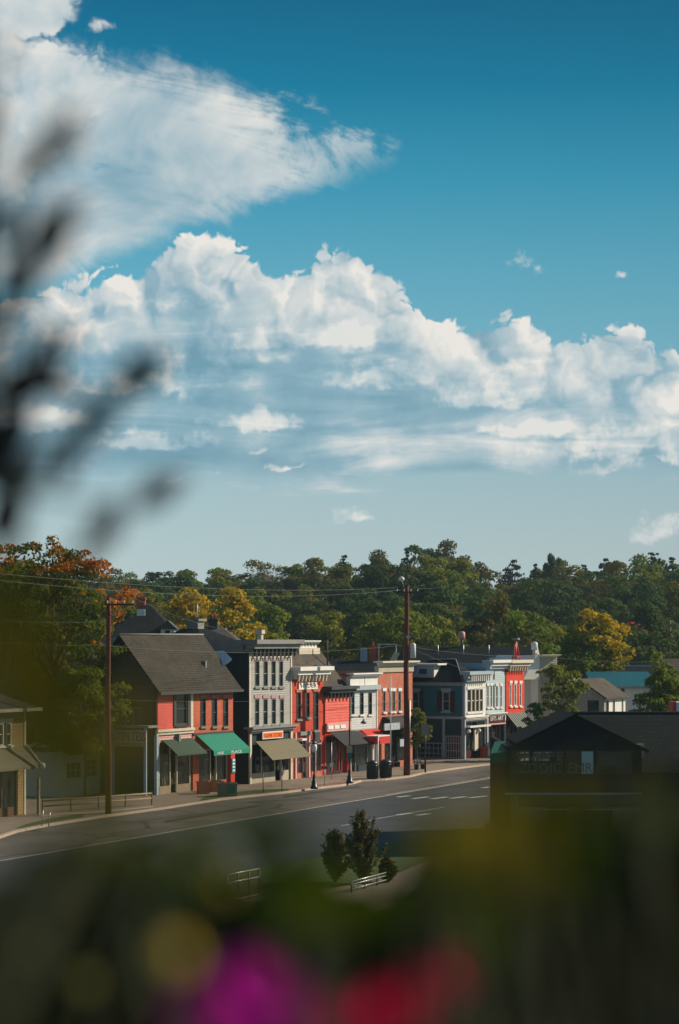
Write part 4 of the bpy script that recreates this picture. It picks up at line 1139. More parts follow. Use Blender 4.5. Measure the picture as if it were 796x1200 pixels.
awning(b, M['aw_dkgreen'], .1, xe - .1, L.z(836, 0) , 1.5, 1.7, y=-.03, val=.12, stripes=9, smat=M['trim_grey'], label='dark green awning with thin pale stripes')
wall(b, M['dark_side'], -9, 0, BZ, zc, (), side='left', name='side_wall')
MB().box(xe - .2, xe, .3, 9, BZ, zc).build('side_wall', M['ltgrey_clap'], b)
MB().box(0, xe, 9, 9.2, BZ, zc).build('back_wall', M['brick4'], b); MB().box(0, xe, .3, 9, zc - .3, zc - .15).build('flat_roof', M['roof_flat'], b)
cx, cy_ = L.lx(605, 2.2), 2.2; zz0, zz1 = zt - .3, L.z(749.5, cx, cy_); w_ = .48
bf = MB(); tp_ = (cx, cy_, zz1)
for sx in (-1, 1):
    for sy in (-1, 1):
        bf.tube([(cx + sx * w_ * 1.3, cy_ + sy * .2, zz0), tp_], .075, 4, .05)
bf.box(cx - w_, cx + w_, cy_ - .28, cy_ + .28, zz0 + .45, zz0 + .6)
bo = bf.build('bell_frame', M['redpaint'], b)
MB().box(cx - .28, cx + .28, cy_ - .28, cy_ + .28, zz1 - .03, zz1 + .14).build('cap', M['trim_grey'], bo)

# ------------------------------------------------------------------ buildings behind the shops
def house(name, label, cat, px0, px1, D, y_eave, y_ridge, depth, wm, rm, hip=0.0, ridge='x', yw=None, board=None, ov=.4, rot=0.0, group=None):
    """house facing the camera; ridge along x, hipped by hip metres at both ends, or ridge along y (gable to the front)"""
    x0, x1 = at(px0, D), at(px1, D); cx = (x0 + x1) / 2; w = (x1 - x0) / 2
    gz_ = ground_h(cx, D)
    b = thing(name, label, cat, (cx, D, gz_), rot, group)
    ze, zr = zat(y_eave, D) - gz_, zat(y_ridge, D + depth / 2) - gz_
    wall(b, wm, -w, w, 0, ze, yw or (), board=board)
    MB().box(-w, -w + .25, .28, depth, 0, ze).build('side_wall', wm, b); MB().box(w - .25, w, .28, depth, 0, ze).build('side_wall', wm, b)
    MB().box(-w, w, depth - .25, depth + .01, 0, ze - .01).build('back_wall', wm, b)
    mb = MB()
    if ridge == 'x':
        h = hip
        a = [(-w - ov, -ov, ze), (w + ov, -ov, ze), (w + ov, depth + ov, ze), (-w - ov, depth + ov, ze)]
        r0, r1 = (-w - ov + h, depth / 2, zr), (w + ov - h, depth / 2, zr)
        mb.quad(a[0], a[1], r1, r0).quad(a[2], a[3], r0, r1).quad(a[1], a[2], r1).quad(a[3], a[0], r0)
    else:
        a = [(-w - ov, -ov, ze), (w + ov, -ov, ze), (w + ov, depth + ov, ze), (-w - ov, depth + ov, ze)]
        r0, r1 = (0, -ov, zr), (0, depth + ov, zr)
        mb.quad(a[0], r0, r1, a[3]).quad(a[1], a[2], r1, r0).quad(a[2], a[3], r1).quad(a[0], a[1], r0)
        MB().prism([(-w, ze), (w, ze), (0, zr - .15)], -.02, .2, 'y').build('gable', wm, b)
    mb.quad(*[(p[0], p[1], p[2] - .01) for p in a[::-1]])
    ro = mb.build('roof', rm, b)
    MB().box(-w - ov, w + ov, -ov - .05, -ov + .03, ze - .18, ze + .04).build('eaves_board', M['trim_grey'], ro)
    return b, ro, ze, zr, w, gz_

def chimney(ro, x, y, z0, z1, m, w=.35, pots=1):
    c = MB().box(x - w, x + w, y - w, y + w, z0, z1).box(x - w - .08, x + w + .08, y - w - .08, y + w + .08, z1 - .25, z1 - .1).build('chimney', m, ro)
    for k in range(pots): MB().lathe([(.13, z1), (.11, z1 + .35), (.15, z1 + .4)], x + (k - (pots - 1) / 2) * .35, y, 8).build('chimney_pot', M['brick3'], c)
    return c

b, ro, ze, zr, w, gz_ = house('hipped_house', 'dark hipped house with a red brick chimney behind the gabled shop', 'house', 128, 206, 214, 748, 708, 12, M['dark_side'], M['shingle_dark'], hip=3.2)
D = 220; chimney(ro, at(165.5, D) - (at(128, 214) + at(206, 214)) / 2, 6, zr - 1.2, zat(700, D), M['brick'], .38)
dm = MB().box(w * .55, w * .95, .2, 3.5, ze - .3, ze + .8).build('dormer', M['white'], ro)
MB().prism([(w * .45, ze + .8), (w * 1.05, ze + .8), (w * .75, ze + 1.6)], 0, 3.6, 'y').build('dormer_roof', M['shingle_grey'], dm)
MB().box(w * .68, w * .82, .14, .2, ze, ze + .7).build('window', M['glass'], dm)
MB().box(-w * .2, w * .05, 1.0, 1.2, ze + 2.0, ze + 2.6).build('skylight', M['steel_w'], ro)

b, ro, ze, zr, w, gz_ = house('grey_house', 'grey pyramid-roofed house with a dark chimney below the golden tree', 'house', 226, 276, 222, 752, 733, 9, M['trim_grey'], M['shingle_grey'], hip=2.0)
chimney(ro, -w * .15, 3.8, ze + .6, zat(725, 226), M['trim_dark'], .42, 2)

b, ro, ze, zr, w, gz_ = house('long_hall', 'long low hall with a dark navy roof and red chimney behind the light grey shop', 'hall', 372, 477, 216, 791, 773, 13, M['dark_side'], M['slate'], hip=.0)
x = at(437, 222) - (at(372, 216) + at(477, 216)) / 2
chimney(ro, x, 6, zr - .7, zat(757, 222), M['brick'], .34, 1)
MB().box(x - 1.15, x - .5, 5.6, 6.3, zr - .6, zat(759, 222)).build('air_unit', M['trim_blue'], ro)
x2 = at(455, 222) - (at(372, 216) + at(477, 216)) / 2
MB().prism([(x2, zr - .4), (x2 + .3, zr - .5), (x2 + 1.1, zr + .55), (x2 + .6, zr + .75)], 5.6, 6.4, 'y').build('roof_hatch', M['cream'], ro)
MB().box(x2 - 1.0, x2 + .9, 5.9, 6.0, zat(755.5, 222), zat(754.6, 222)).box(x2 - .9, x2 - .8, 5.9, 6.0, zr - .3, zat(755, 222)).box(x2 + .7, x2 + .8, 5.9, 6.0, zr - .3, zat(755, 222)).build('roof_rail', M['steel_w'], ro)

b, ro, ze, zr, w, gz_ = house('barn', 'huge barn with a long blue-black roof behind the corner building', 'barn', 478, 630, 240, 790, 757.5, 15, M['ltgrey_clap'], M['slate'], hip=.0)
bx = (at(478, 240) + at(630, 240)) / 2
st = MB().tube([(at(541, 248) - bx, 7.5, zr - .5), (at(541, 248) - bx, 7.5, zat(748, 248))], .14, 8).build('vent_pipe', M['trim_dark'], ro)
MB().lathe([(.25, zat(748.5, 248)), (.34, zat(747, 248)), (.34, zat(741.5, 248)), (.2, zat(740, 248))], at(541, 248) - bx, 7.5, 10).build('cap', M['pinkw'], st)
MB().prism([(-.3, ze - .1), (7.5, zr + .1), (7.5, zr - .35), (-.3, ze - .6)], w + .38, w + .62).build('verge_board', M['white'], ro)
for k in range(4): MB().tube([(-w * .5 + k * w * .4, 5, zr - 1.2), (-w * .5 + k * w * .4, 5, zr + .15)], .04, 6).build('vent_pipe', M['steel'], ro)

b, ro, ze, zr, w, gz_ = house('white_house', 'white clapboard house wall just right of the bright red shop', 'house', 612, 629, 238.5, 786, 780, 8, M['ltgrey_clap'], M['shingle_dark'], hip=0, board=.2)
# church-like white tower house with a tank on top
D = 238; x0, x1 = at(631, D), at(654.5, D); cx = (x0 + x1) / 2; w = (x1 - x0) / 2 * 1.12
b = thing('white_tower_house', 'tall off-white house with a cornice and a round metal tank on its roof', 'house', (cx, D, 0), .62)
zt = zat(770, D)
wall(b, M['beige'], -w, w, 0, zt, [(w * .25, w * .55, zat(790, D), zat(777, D))], board=.2)
window(b, w * .25, w * .55, zat(790, D), zat(777, D), M['trim_grey'])
MB().box(-w, -w + .2, .28, 8, 0, zt).box(w - .2, w, .28, 8, 0, zt).box(-w, w, 7.8, 8.01, 0, zt).build('side_wall', M['white'], b)
cornice(b, M['cream'], -w * .9, w, zt, zat(767, D), .5, brackets=0); MB().box(-w, w, 0, 8, zt - .1, zt + .05).build('flat_roof', M['roof_flat'], b)
tx = at(641.5, D) - cx
tk = MB().lathe([(.20, zt), (.20, zt + .7)], tx, 2, 14).build('tank_base', M['cream'], b)
MB().lathe([(.24, zt + .7), (.33, zt + .76), (.33, zt + 1.35), (.24, zt + 1.46), (.05, zt + 1.5)], tx, 2, 16).build('tank', M['steel_w'], b)
MB().prism([(-w - 2.1, zat(796, D)), (-w - .02, zat(796, D)), (-w - .02, zat(768, D)), (-w - .5, zat(768, D))], .0, 6, 'y').build('sloping_wing', M['white'], b)
D = 237.5; x0, x1 = at(654.6, D), at(680, D); cx = (x0 + x1) / 2; w = (x1 - x0) / 2
b = thing('mansard_house', 'small pale house with a grey mansard roof behind the street tree', 'house', (cx, D, 0), .62)
zt = zat(799, D)
wall(b, M['white'], -w, w, 0, zt, [(-w * .5, -w * .1, 2.5, 4.2)], board=.2); window(b, -w * .5, -w * .1, 2.5, 4.2, M['trim_grey'])
MB().box(-w, -w + .2, .28, 7, 0, zt).box(w - .2, w, .28, 7, 0, zt).box(-w, w, 6.8, 7.01, 0, zt).build('side_wall', M['white'], b)
cornice(b, M['white'], w * .1, w, zt - .3, zt + .3, .4, brackets=0)
MB().prism([(-w - .1, zt + .02), (w * .55, zt + .02), (-w * .1, zat(788, D)), (-w - .1, zat(782, D))], .2, 6.5, 'y').build('roof', M['shingle_grey'], b)

# low white shed-like building with a brown roof, gable to the left
L = Lot(708, out=9.7)
b = L.thing('low_building', 'low white building with a sloping brown roof right of the street tree', 'building')
yr = L.ly(680, 0); xe = L.lx(733); ze = L.z(817, 0); zr = L.z(797.5, 0, yr)
ops = [(xe * .06, xe * .22, .9, ze - .3), (xe * .40, xe * .50, .4, ze - .3), (xe * .82, xe * .9, .6, ze - .3)]
wall(b, M['white'], 0, xe, 0, ze, ops, name='front_wall')
for o in ops: window(b, *o, M['cream'], nz=2)
wall(b, M['beige'], -2 * yr, 0, 0, ze, [(-1.6, -.5, .5, ze - .3)], side='left', name='side_wall', board=.25); window(b, -1.6, -.5, .5, ze - .3, M['trim_dark'], left=True)
MB().prism([(0, ze), (yr, zr - .12), (2 * yr, ze)], .0, .2).build('gable', M['beige'], b)
MB().prism([(0, ze), (yr, zr - .12), (2 * yr, ze)], xe - .2, xe).build('gable', M['white'], b)
MB().box(xe - .2, xe, .28, 2 * yr, 0, ze).box(0, xe, 2 * yr - .2, 2 * yr, 0, ze).build('back_wall', M['white'], b)
sl = (zr - ze) / yr; ov = .35
MB().prism([(p_, q_ + .16) for p_, q_ in ((-ov, ze - ov * sl), (yr, zr), (2 * yr + ov, ze - ov * sl), (2 * yr + ov, ze - ov * sl - .14), (yr, zr - .14), (-ov, ze - ov * sl - .14))], -.3, xe + .3).build('roof', M['shingle_tan'], b)

b, ro, ze, zr, w, gz_ = house('teal_roofed_shed', 'wide shed with a teal metal roof and pale panelled walls behind the golden maple', 'shed', 698, 764, 244, 804.5, 787, 12, M['ltgrey_clap'], M['roof_teal'], hip=0, board=.3)
MB().box(-w * .12, w * .02, -.08, -.0, 0, ze).build('downpipe', M['trim_dark'], b)
MB().box(w * .03, w, -.06, -.036, ze * .45, ze * .45 + .1).build('panel_joint', M['trim_grey'], b)
b, ro, ze, zr, w, gz_ = house('navy_roof_shed', 'long dark shed with a pale roof edge behind the teal roof', 'shed', 700, 840, 262, 796, 781.5, 12, M['dark_side'], M['slate'], hip=0)
MB().box(-w - .4, w + .4, 5.9, 6.1, zr - .02, zr + .22).build('ridge_cap', M['trim_blue'], ro)
b, ro, ze, zr, w, gz_ = house('hill_house', 'house with a dull red roof half hidden in the trees on the hill', 'house', 740, 776, 345, 742, 729, 10, M['dark_side'], M['roof_red'], hip=4.8)
b, ro, ze, zr, w, gz_ = house('cottage', 'cottage with a brown roof just inside the right edge of the picture', 'house', 786, 830, 250, 800, 772, 9, M['beige'], M['shingle_tan'], hip=0)

# white box trailer with a red end, parked behind the dark building
D = 190; x0 = at(775, D); 
b = thing('box_trailer', 'white box trailer with a red end panel behind the dark building at the right edge', 'trailer', (x0, D, 0))
zt_ = zat(823, D)
MB().box(1.2, 7.5, 0, 2.4, 1.0, zt_).build('cargo_box', M['roof_white'], b)
MB().box(.9, 1.19, -.02, 2.42, .95, zt_ + .04).build('end_panel', M['redpaint'], b)
MB().box(1.3, 7.4, .3, 2.1, .75, .99).build('chassis', M['black'], b)
for xx in (5.0, 6.3):
    for yy in (.05, 2.05):
        wh = MB(); wh.lathe([(.2, 0), (.48, .02), (.48, .28), (.2, .3)], 0, 0, 16); wo_ = wh.build('wheel', M['black'], b); wo_.rotation_euler = (R(90), 0, 0); wo_.location = (xx, yy + .3, .49)

# ------------------------------------------------------------------ dark shingled building on the near side, in shade
D = 128.0; X0 = at(575, D); 
b = thing('dark_building', 'dark shaded building with shingled gable, lettered window band and brick end pier', 'building', (X0, D, 0))
lx_ = lambda px, d=0: at(px, D + d) - X0
lz_ = lambda py, d=0: zat(py, D + d)
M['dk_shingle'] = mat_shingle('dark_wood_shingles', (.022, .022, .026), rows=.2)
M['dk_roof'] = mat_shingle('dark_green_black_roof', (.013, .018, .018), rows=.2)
gx0, gx1, ga = lx_(590), lx_(748), lx_(672.5)
zE = lz_(877)
# gable front stands 2 m forward of the long body
gb = MB()
zl = lz_(875, -2); ap = lz_(836.5, -2)
l0, l1, la = lx_(594, -2), lx_(752, -2), lx_(673, -2); lg = lx_(612, -2); M['faded_letters'] = mat('faded_grey_lettering', (.10, .11, .10), .7)
MB().prism([(l0, zl), (l1, zl), (la, ap - .2), (lg, lz_(868.5, -2))], -2.0, -1.8, 'y').build('gable', M['dk_shingle'], b)
wz0, wz1 = lz_(907, -2), lz_(879.5, -2)
cuts = [l0 + .15, l0 + 1.3, l0 + 3.0, l0 + 4.6, l1 - .4]
ops = [(cuts[i] + .08, cuts[i + 1] - .08, wz0, wz1) for i in range(4)]
wall(b, M['dk_shingle'], l0, l1, 2.95, zl, ops, y=-2.0)
for i, o in enumerate(ops): window(b, *o, M['black'], y=-2.0, nz=0)
lettering(b, "SNIPPE", ops[0][0] + .2, ops[1][1], wz0 + .68, wz1 - .05, -2.06, M['faded_letters'])
lettering(b, "ZOOIC", ops[0][0] + .4, ops[1][1] - .1, wz0 + .08, wz0 + .60, -2.06, M['faded_letters'])
lettering(b, "EMR", ops[2][0] + .1, ops[2][1] - .1, wz0 + .08, wz0 + .60, -2.06, M['faded_letters'])
MB().box(l0 + 3.9, l0 + 4.5, -2.05, -1.99, wz0 + .02, wz1 - .05).build('poster', M['trim_blue'], b)
MB().box(l0 - .1, l1, -2.3, -2.02, lz_(931, -2), 2.94).build('fascia', M['trim_blue'], b, 'pale blue-grey fascia under the windows')
MB().box(l0 + .6, l1, -2.4, -2.31, lz_(945, -2), lz_(932.5, -2)).build('beam', M['trim_dark'], b)
MB().box(l0 + .6, l1, -2.45, -2.38, lz_(948.5, -2), lz_(947.2, -2)).build('handrail', M['steel_w'], b)
for px in (603, 675.5, 745): MB().box(lx_(px, -2.3) - .09, lx_(px, -2.3) + .09, -2.38, -2.2, 0, lz_(946, -2)).build('post', M['trim_grey'], b)
wall(b, M['trim_blue'], l0, l1, 0, 2.94, [(l0 + 2.2, l0 + 3.2, .02, 2.15), (l0 + 4, l0 + 5.6, .9, 2.1)], y=-1.2, name='ground_floor_wall')
window(b, l0 + 4, l0 + 5.6, .9, 2.1, M['trim_dark'], y=-1.2); window(b, l0 + 2.2, l0 + 3.2, .02, 2.15, M['trim_dark'], y=-1.2, name='door')
MB().box(l0, l1, -1.99, -1.2, 2.8, 2.94).build('soffit', M['trim_dark'], b)
# cross-gable roof
rg = MB(); o_ = .35
sl_ = (ap - zl) / (l1 - la)
for s, xa in ((-1, lg), (1, l1)):
    e_ = xa + s * o_; zE_ = zl - o_ * sl_ if s > 0 else lz_(867, -2) - o_ * sl_
    rg.quad((e_, -2.35, zE_), (la, -2.35, ap), (la, 6, ap), (e_, 6, zE_)).quad((e_, -2.35, zE_ - .15), (la, -2.35, ap - .15), (la, 6, ap - .15), (e_, 6, zE_ - .15))
    rg.quad((e_, -2.35, zE_), (la, -2.35, ap), (la, -2.35, ap - .15), (e_, -2.35, zE_ - .15))
rg.build('gable_roof', M['dk_roof'], b, fix=False)
# long body
bx1 = lx_(880); zb0 = lz_(905); zrb = lz_(835.5, 6)
MB().prism([(-.5, zb0), (6, zrb), (12.5, zb0), (12.5, zb0 - .2), (6, zrb - .2), (-.5, zb0 - .2)], la, bx1 + .4).build('roof', M['dk_roof'], b)
MB().box(la, bx1 + .4, 5.9, 6.1, zrb - .02, zrb + .08).build('ridge_cap', M['trim_dark'], b)
wall(b, M['dk_shingle'], l1 + .0, bx1, 0, zb0, [(l1 + 1, l1 + 2.4, .9, 2.3), (l1 + 3.4, l1 + 4.8, .9, 2.3)], y=0.0)
window(b, l1 + 1, l1 + 2.4, .9, 2.3, M['trim_grey']); window(b, l1 + 3.4, l1 + 4.8, .9, 2.3, M['trim_grey'])
MB().box(l0, l0 + .25, -1.2, 12, 0, zl).box(bx1 - .25, bx1, .3, 12, 0, zb0).box(l0, bx1, 11.8, 12, 0, zb0).build('side_wall', M['dk_shingle'], b)
MB().prism([(.0, zb0), (6, zrb - .2), (12, zb0)], bx1 - .25, bx1 - .0).build('gable', M['dk_shingle'], b)
sk = MB().box(lx_(735, 2), lx_(752, 2), 1.0, 1.3, lz_(889, 1), lz_(872, 1)).build('skylight', M['trim_blue'], b)
MB().quad((lx_(736, .9), .95, lz_(880, 1)), (lx_(751, .9), .95, lz_(880, 1)), (lx_(751, .9), .95, lz_(873, 1)), (lx_(736, .9), .95, lz_(873, 1))).build('pane', M['glass'], sk)
MB().box(lx_(719, 0), lx_(747, 0), -.5, -.42, lz_(891, 0), lz_(889.6, 0)).build('roof_rail', M['steel_w'], b)
# green canopy and brick pier at the left end
cz = lz_(880)
MB().quad((lx_(572), -1.9, cz - .05), (lx_(606), -1.9, lz_(877)), (lx_(614, 3), 3, lz_(867, 3)), (lx_(580, 3), 3, lz_(869, 3))).quad((lx_(572), -1.9, cz - .05), (lx_(606), -1.9, lz_(877)), (lx_(606), -1.9, cz - .55), (lx_(572), -1.9, cz - .55)).build('canopy', M['canopy_green'], b, 'green canopy roof', fix=False)
MB().box(lx_(573), lx_(590), -1.7, -1.1, 0, cz - .5).build('brick_pier', M['brick_dark'], b)
for px in (573.5, 609): pass
MB().box(lx_(574), lx_(592), -1.1, 4, 0, .9).build('low_wall', M['brick_dark'], b)

# ------------------------------------------------------------------ utility poles and wires
def pole(px, ybase, ytop, label, rad, arm_px, arms=1, base=None):
    p = g(px, ybase, .13); D = p.y; z1 = zat(ytop, D)
    t = thing('utility_pole', label, 'utility pole', (p.x, p.y, .13), 0, 'utility poles')
    h = z1 - .13
    n = 14; rr_ = [rad * (1 - .30 * k / n) for k in range(n + 1)]
    MB().tube([(.03 * math.sin(k * .6), 0, h * k / n) for k in range(n + 1)], rr_, 14).build('shaft', M['wood_pole'], t)
    for a in range(arms):
        zz = h - .45 - a * 1.1
        x0, x1 = at(arm_px[0], D) - p.x, at(arm_px[1], D) - p.x
        ca = MB().box(x0, x1, -rad - .12, -rad + .0, zz - .06, zz + .06).build('crossarm', M['wood_d'], t)
        for k in range(4):
            xx = x0 + (x1 - x0) * (.06 + .88 * k / 3)
            MB().lathe([(.02, zz + .06), (.05, zz + .10), (.03, zz + .15), (.055, zz + .2), (.02, zz + .25)], xx, -rad - .06, 8).build('insulator', M['steel_w'], ca)
        MB().tube([(x1 * .6, -rad - .05, zz - .03), (.0, -rad * .8, zz - .8)], .02, 6).build('brace', M['steel'], t)
    return t, p, D, h
t1, p1, D1, h1 = pole(127, 953.5, 700, 'brown utility pole in front of the low white shop, near the left edge', .20, (124.5, 158))
t2, p2, D2, h2 = pole(476.5, 908.5, 687.5, 'tallest brown utility pole with a transformer, rising before the salmon brick shop', .25, (464, 491))
ry = -p2.y
# transformer, lamp head and conduit on the tall pole
tz = zat(764, D2) - .13
tr = MB().lathe([(.1, tz - .5), (.22, tz - .45), (.22, tz + .6), (.12, tz + .7)], .52, 0, 12).build('transformer', M['steel_w'], t2)
MB().box(.2, .45, -.04, .04, tz + .1, tz + .2).build('bracket', M['steel'], t2)
MB().tube([(.27, -.12, 0), (.26, -.12, 6)], .04, 6).build('conduit', M['steel'], t2)
MB().tube([(-.1, 0, h2 - .2), (-.35, 0, h2 + .4), (-.38, 0, h2 + .5)], .03, 6).build('lamp_arm', M['steel'], t2)
MB().lathe([(.05, h2 + .42), (.22, h2 + .5), (.24, h2 + .66), (.1, h2 + .8)], -.40, 0, 12).build('lamp_head', M['steel_w'], t2)
MB().box(-.03, .30, -.3, -.22, zat(748, D2) - .13, zat(745, D2) - .13).build('plate', M['steel'], t2)

def wire(a, bb, sag, r, label, name='power_line', m=None):
    a, bb = Vector(a), Vector(bb); pts = []
    for k in range(25):
        t = k / 24; p = a.lerp(bb, t); p.z -= sag * 4 * t * (1 - t); pts.append(p)
    o = MB().tube(pts, r, 5, caps=False).build(name, m or M['wire'])
    return tag(o, label, 'wire', 'overhead wires')
M['wire'] = mat('weathered_aluminium_wire', (.11, .12, .105), .6, .05)
def W(px, py, D): return (at(px, D), D, zat(py, D))
top2 = (p2.x, p2.y)
wire(W(-80, 664, 120), W(466, 688.5, D2 - .2), .6, .013, 'upper of the two long wires running left from the tallest pole')
wire(W(-80, 671, 120), W(470, 691.5, D2 - .2), .8, .013, 'lower of the two long wires running left from the tallest pole')
wire(W(490, 690, D2), W(560, 664, 420), 1.0, .011, 'wire going back over the trees from the tallest pole')
wire(W(-40, 724, 140), W(127, 728, D1), .15, .011, 'wire reaching the left pole from the left edge')
wire(W(-40, 748, 140), W(127, 755, D1), .2, .011, 'lower wire reaching the left pole from the left edge')
wire(W(157, 701, D1), W(300, 742, 230), .5, .010, 'thin wire from the left pole arm to the roofs behind')
wire(W(127, 757, D1), W(473, 756, D2), .5, .011, 'wire strung between the two utility poles above the roofs')
wire(W(128, 820, D1), W(474, 812, D2), .35, .006, 'low wire crossing the shop fronts between the two poles')
wire(W(476, 757, D2), W(640, 769, 230), .3, .011, 'wire from the tallest pole over the barn roof')
wire(W(476, 757, D2), W(545, 784, 212), .1, .010, 'short service wire from the tallest pole to the corner building')
wire(W(640, 769, 230), W(850, 764, 250), .8, .011, 'wire continuing right past the golden maple')
wire(W(476, 861, D2), W(440, 806, 194), .05, .010, 'short service wire to the salmon brick shop')
# slim pole far right
D = 300
b = thing('utility_pole', 'thin distant utility pole standing in the trees at the right edge', 'utility pole', (at(785.5, D), D, ground_h(at(785, D), D)), 0, 'utility poles')
gz_ = ground_h(at(785, D), D)
MB().tube([(0, 0, 0), (0, 0, zat(727, D) - gz_)], .16, 8, .12).build('shaft', M['timber'], b)
MB().box(-1.2, 1.2, -.2, -.1, zat(732, D) - gz_, zat(731, D) - gz_).build('crossarm', M['timber'], b)

# ------------------------------------------------------------------ street furniture
def lamp_post(px, ybase, ytop, label, arm=False):
    p = g(px, ybase, .145); D = p.y; h = zat(ytop, D) - .145
    t = thing('street_lamp', label, 'street lamp', (p.x, p.y, .145), 0, 'black street lamps')
    MB().lathe([(.27, 0), (.27, .16), (.20, .22), (.18, .55), (.13, .62), (.11, .95), (.06, 1.1), (.05, h - .95), (.09, h - .9), (.05, h - .82)], 0, 0, 14).build('post', M['black'], t)
    if not arm:
        ln = MB().lathe([(.10, h - .82), (.17, h - .74), (.21, h - .45), (.15, h - .22)], 0, 0, 12).build('lantern', M['lamp_glass'], t)
        MB().lathe([(.19, h - .22), (.16, h - .14), (.06, h - .06), (.02, h + .04)], 0, 0, 12).build('lantern_cap', M['black'], ln)
    else:
        MB().tube([(0, 0, h - .9), (0, 0, h)], .05, 8).build('upper_post', M['black'], t)
        MB().tube([(0, 0, h - .05), (.35, 0, h + .02), (.95, 0, h + .02), (1.1, 0, h - .2)], .035, 6).build('arm', M['black'], t)
        MB().lathe([(.04, h - .2), (.10, h - .25), (.26, h - .45), (.05, h - .5)], 1.05, 0, 12).build('lamp_head', M['trim_grey'], t)
        MB().box(-.22, .22, -.3, -.1, h - 2.65, h - 2.2).build('signal_box', M['sign_olive'], t)
        MB().box(-.2, .2, -.28, -.1, h - 3.1, h - 2.66).build('banner', M['teal'], t)
    return t
lamp_post(368.3, 924.5, 868, 'black street lamp with a lit-looking white lantern in front of the red brick building')
lamp_post(409.8, 918, 840.5, 'taller black street lamp with a curved arm at the end of the kerb bump', True)

def sign_post(px, ybase, ytop, label, panel=None, m=None, rad=.03, board=(.3, .4), cat='sign post', pm='sign_white', name='sign_post'):
    p = g(px, ybase, .136); D = p.y; h = zat(ytop, D) - .136
    t = thing(name, label, cat, (p.x, p.y, .136), 0, 'posts along the pavement')
    MB().tube([(0, 0, 0), (0, 0, h)], rad, 8).build('post', m or M['steel'], t)
    if panel:
        w, hh, zc = panel
        o = MB().box(-w / 2, w / 2, -rad - .03, -rad - .005, h - zc - hh, h - zc).build('sign_panel', M[pm], t)
        return t, o, h, w
    return t, None, h, 0
sign_post(308.5, 928, 905, 'thin dark post on the grass left of the olive awning', m=M['black'])
sign_post(330.5, 928, 896, 'thin dark post on the grass under the olive awning', m=M['black'])
t, o, h, w = sign_post(380.5, 920.5, 897, 'short post carrying a small red and white notice', (.62, .32, 0), pm='pinkw')
MB().box(-.24, .24, -.075, -.068, h - .24, h - .08).build('sign_face', M['redpaint'], o)
sign_post(388.6, 913, 870, 'grey post before the red clapboard shop front', (.25, .3, 1.6), m=M['steel'])
sign_post(457.8, 908, 793, 'tall thin white flagpole in front of the salmon brick shop', m=M['steel_w'], rad=.045, cat='flagpole', name='flagpole')
t, o, h, w = sign_post(498.5, 905.5, 849, 'dark post with a grey square sign beside the young street tree', (.62, .9, 0), m=M['black'], rad=.07, pm='trim_grey')
sign_post(443, 912, 862, 'white post holding the red canopy corner', m=M['white'], rad=.06, cat='post')
def bin_(px, ybase, label, w=.36, h=1.45):
    p = g(px, ybase, .136)
    t = thing('litter_bin', label, 'litter bin', (p.x, p.y, .136), 0, 'dark litter bins')
    bd = MB().lathe([(w * .85, 0), (w * .95, .05), (w, h * .75), (w * .97, h * .78)], 0, 0, 14).build('body', M['black'], t)
    sl = MB()
    for k in range(14):
        a = 2 * math.pi * k / 14; sl.box(math.cos(a) * w * 1.02 - .02, math.cos(a) * w * 1.02 + .02, math.sin(a) * w * 1.02 - .02, math.sin(a) * w * 1.02 + .02, .08, h * .72)
    sl.build('slats', M['dark_side'], bd)
    MB().lathe([(w * 1.05, h * .79), (w * 1.0, h * .9), (w * .45, h), (.05, h + .02)], 0, 0, 14).build('lid', M['black'], t)
bin_(436.5, 913, 'dark litter bin left of the thin flagpole', .42)
bin_(452.0, 911.5, 'dark litter bin touching the foot of the flagpole', .46)
def planter(px0, px1, ybase, ytop, label, m, plants=True, wm=None):
    p0, p1 = g(px0, ybase, .136), g(px1, ybase - (px1 - px0) * .05, .136); D = p0.y; h = zat(ytop, D) - .136
    t = thing('planter', label, 'planter', (p0.x, p0.y, .136), ROT_Z * 0 + .25, 'planters by the green awning')
    w = (p1 - p0).length
    b_ = MB(); b_.box(0, w, 0, .9, 0, h - .1).box(-.05, w + .05, -.05, .95, h - .1, h).build('box', m, t)
    MB().box(.08, w - .08, .08, .82, h, h + .03).build('soil', M['dark_int'], t)
    return t, w, h
planter(233.5, 243.5, 930.5, 916, 'red brick planter left of the pair under the green awning', M['brick3'])
planter(247.5, 259.5, 928, 915.5, 'salmon planter in the middle under the green awning', M['brick3'])
t, w, h = planter(258, 274.5, 933.5, 918, 'large grey concrete planter with a green panel near the kerb', M['planter'])
MB().box(w * .45, w * .85, -.08, -.052, .2, h - .25).build('panel', M['aw_green'], t)
def bench(px, ybase, label):
    p = g(px, ybase, .136)
    t = thing('bench', label, 'bench', (p.x, p.y, .136), ROT_Z, 'dark benches')
    MB().box(-.75, .75, -.2, -.06, .42, .46).box(-.75, .75, -.02, .12, .42, .46).build('seat', M['black'], t)
    MB().box(-.75, .75, .2, .23, .58, .70).box(-.75, .75, .23, .26, .76, .88).build('backrest', M['black'], t)
    for x in (-.65, .65): MB().box(x - .03, x + .03, -.18, .2, 0, .42).box(x - .03, x + .03, .18, .24, .4, .88).build('leg', M['black'], t)
bench(463, 899, 'dark bench in the shade right of the flagpole'); bench(492, 901.5, 'dark bench beside the young street tree')
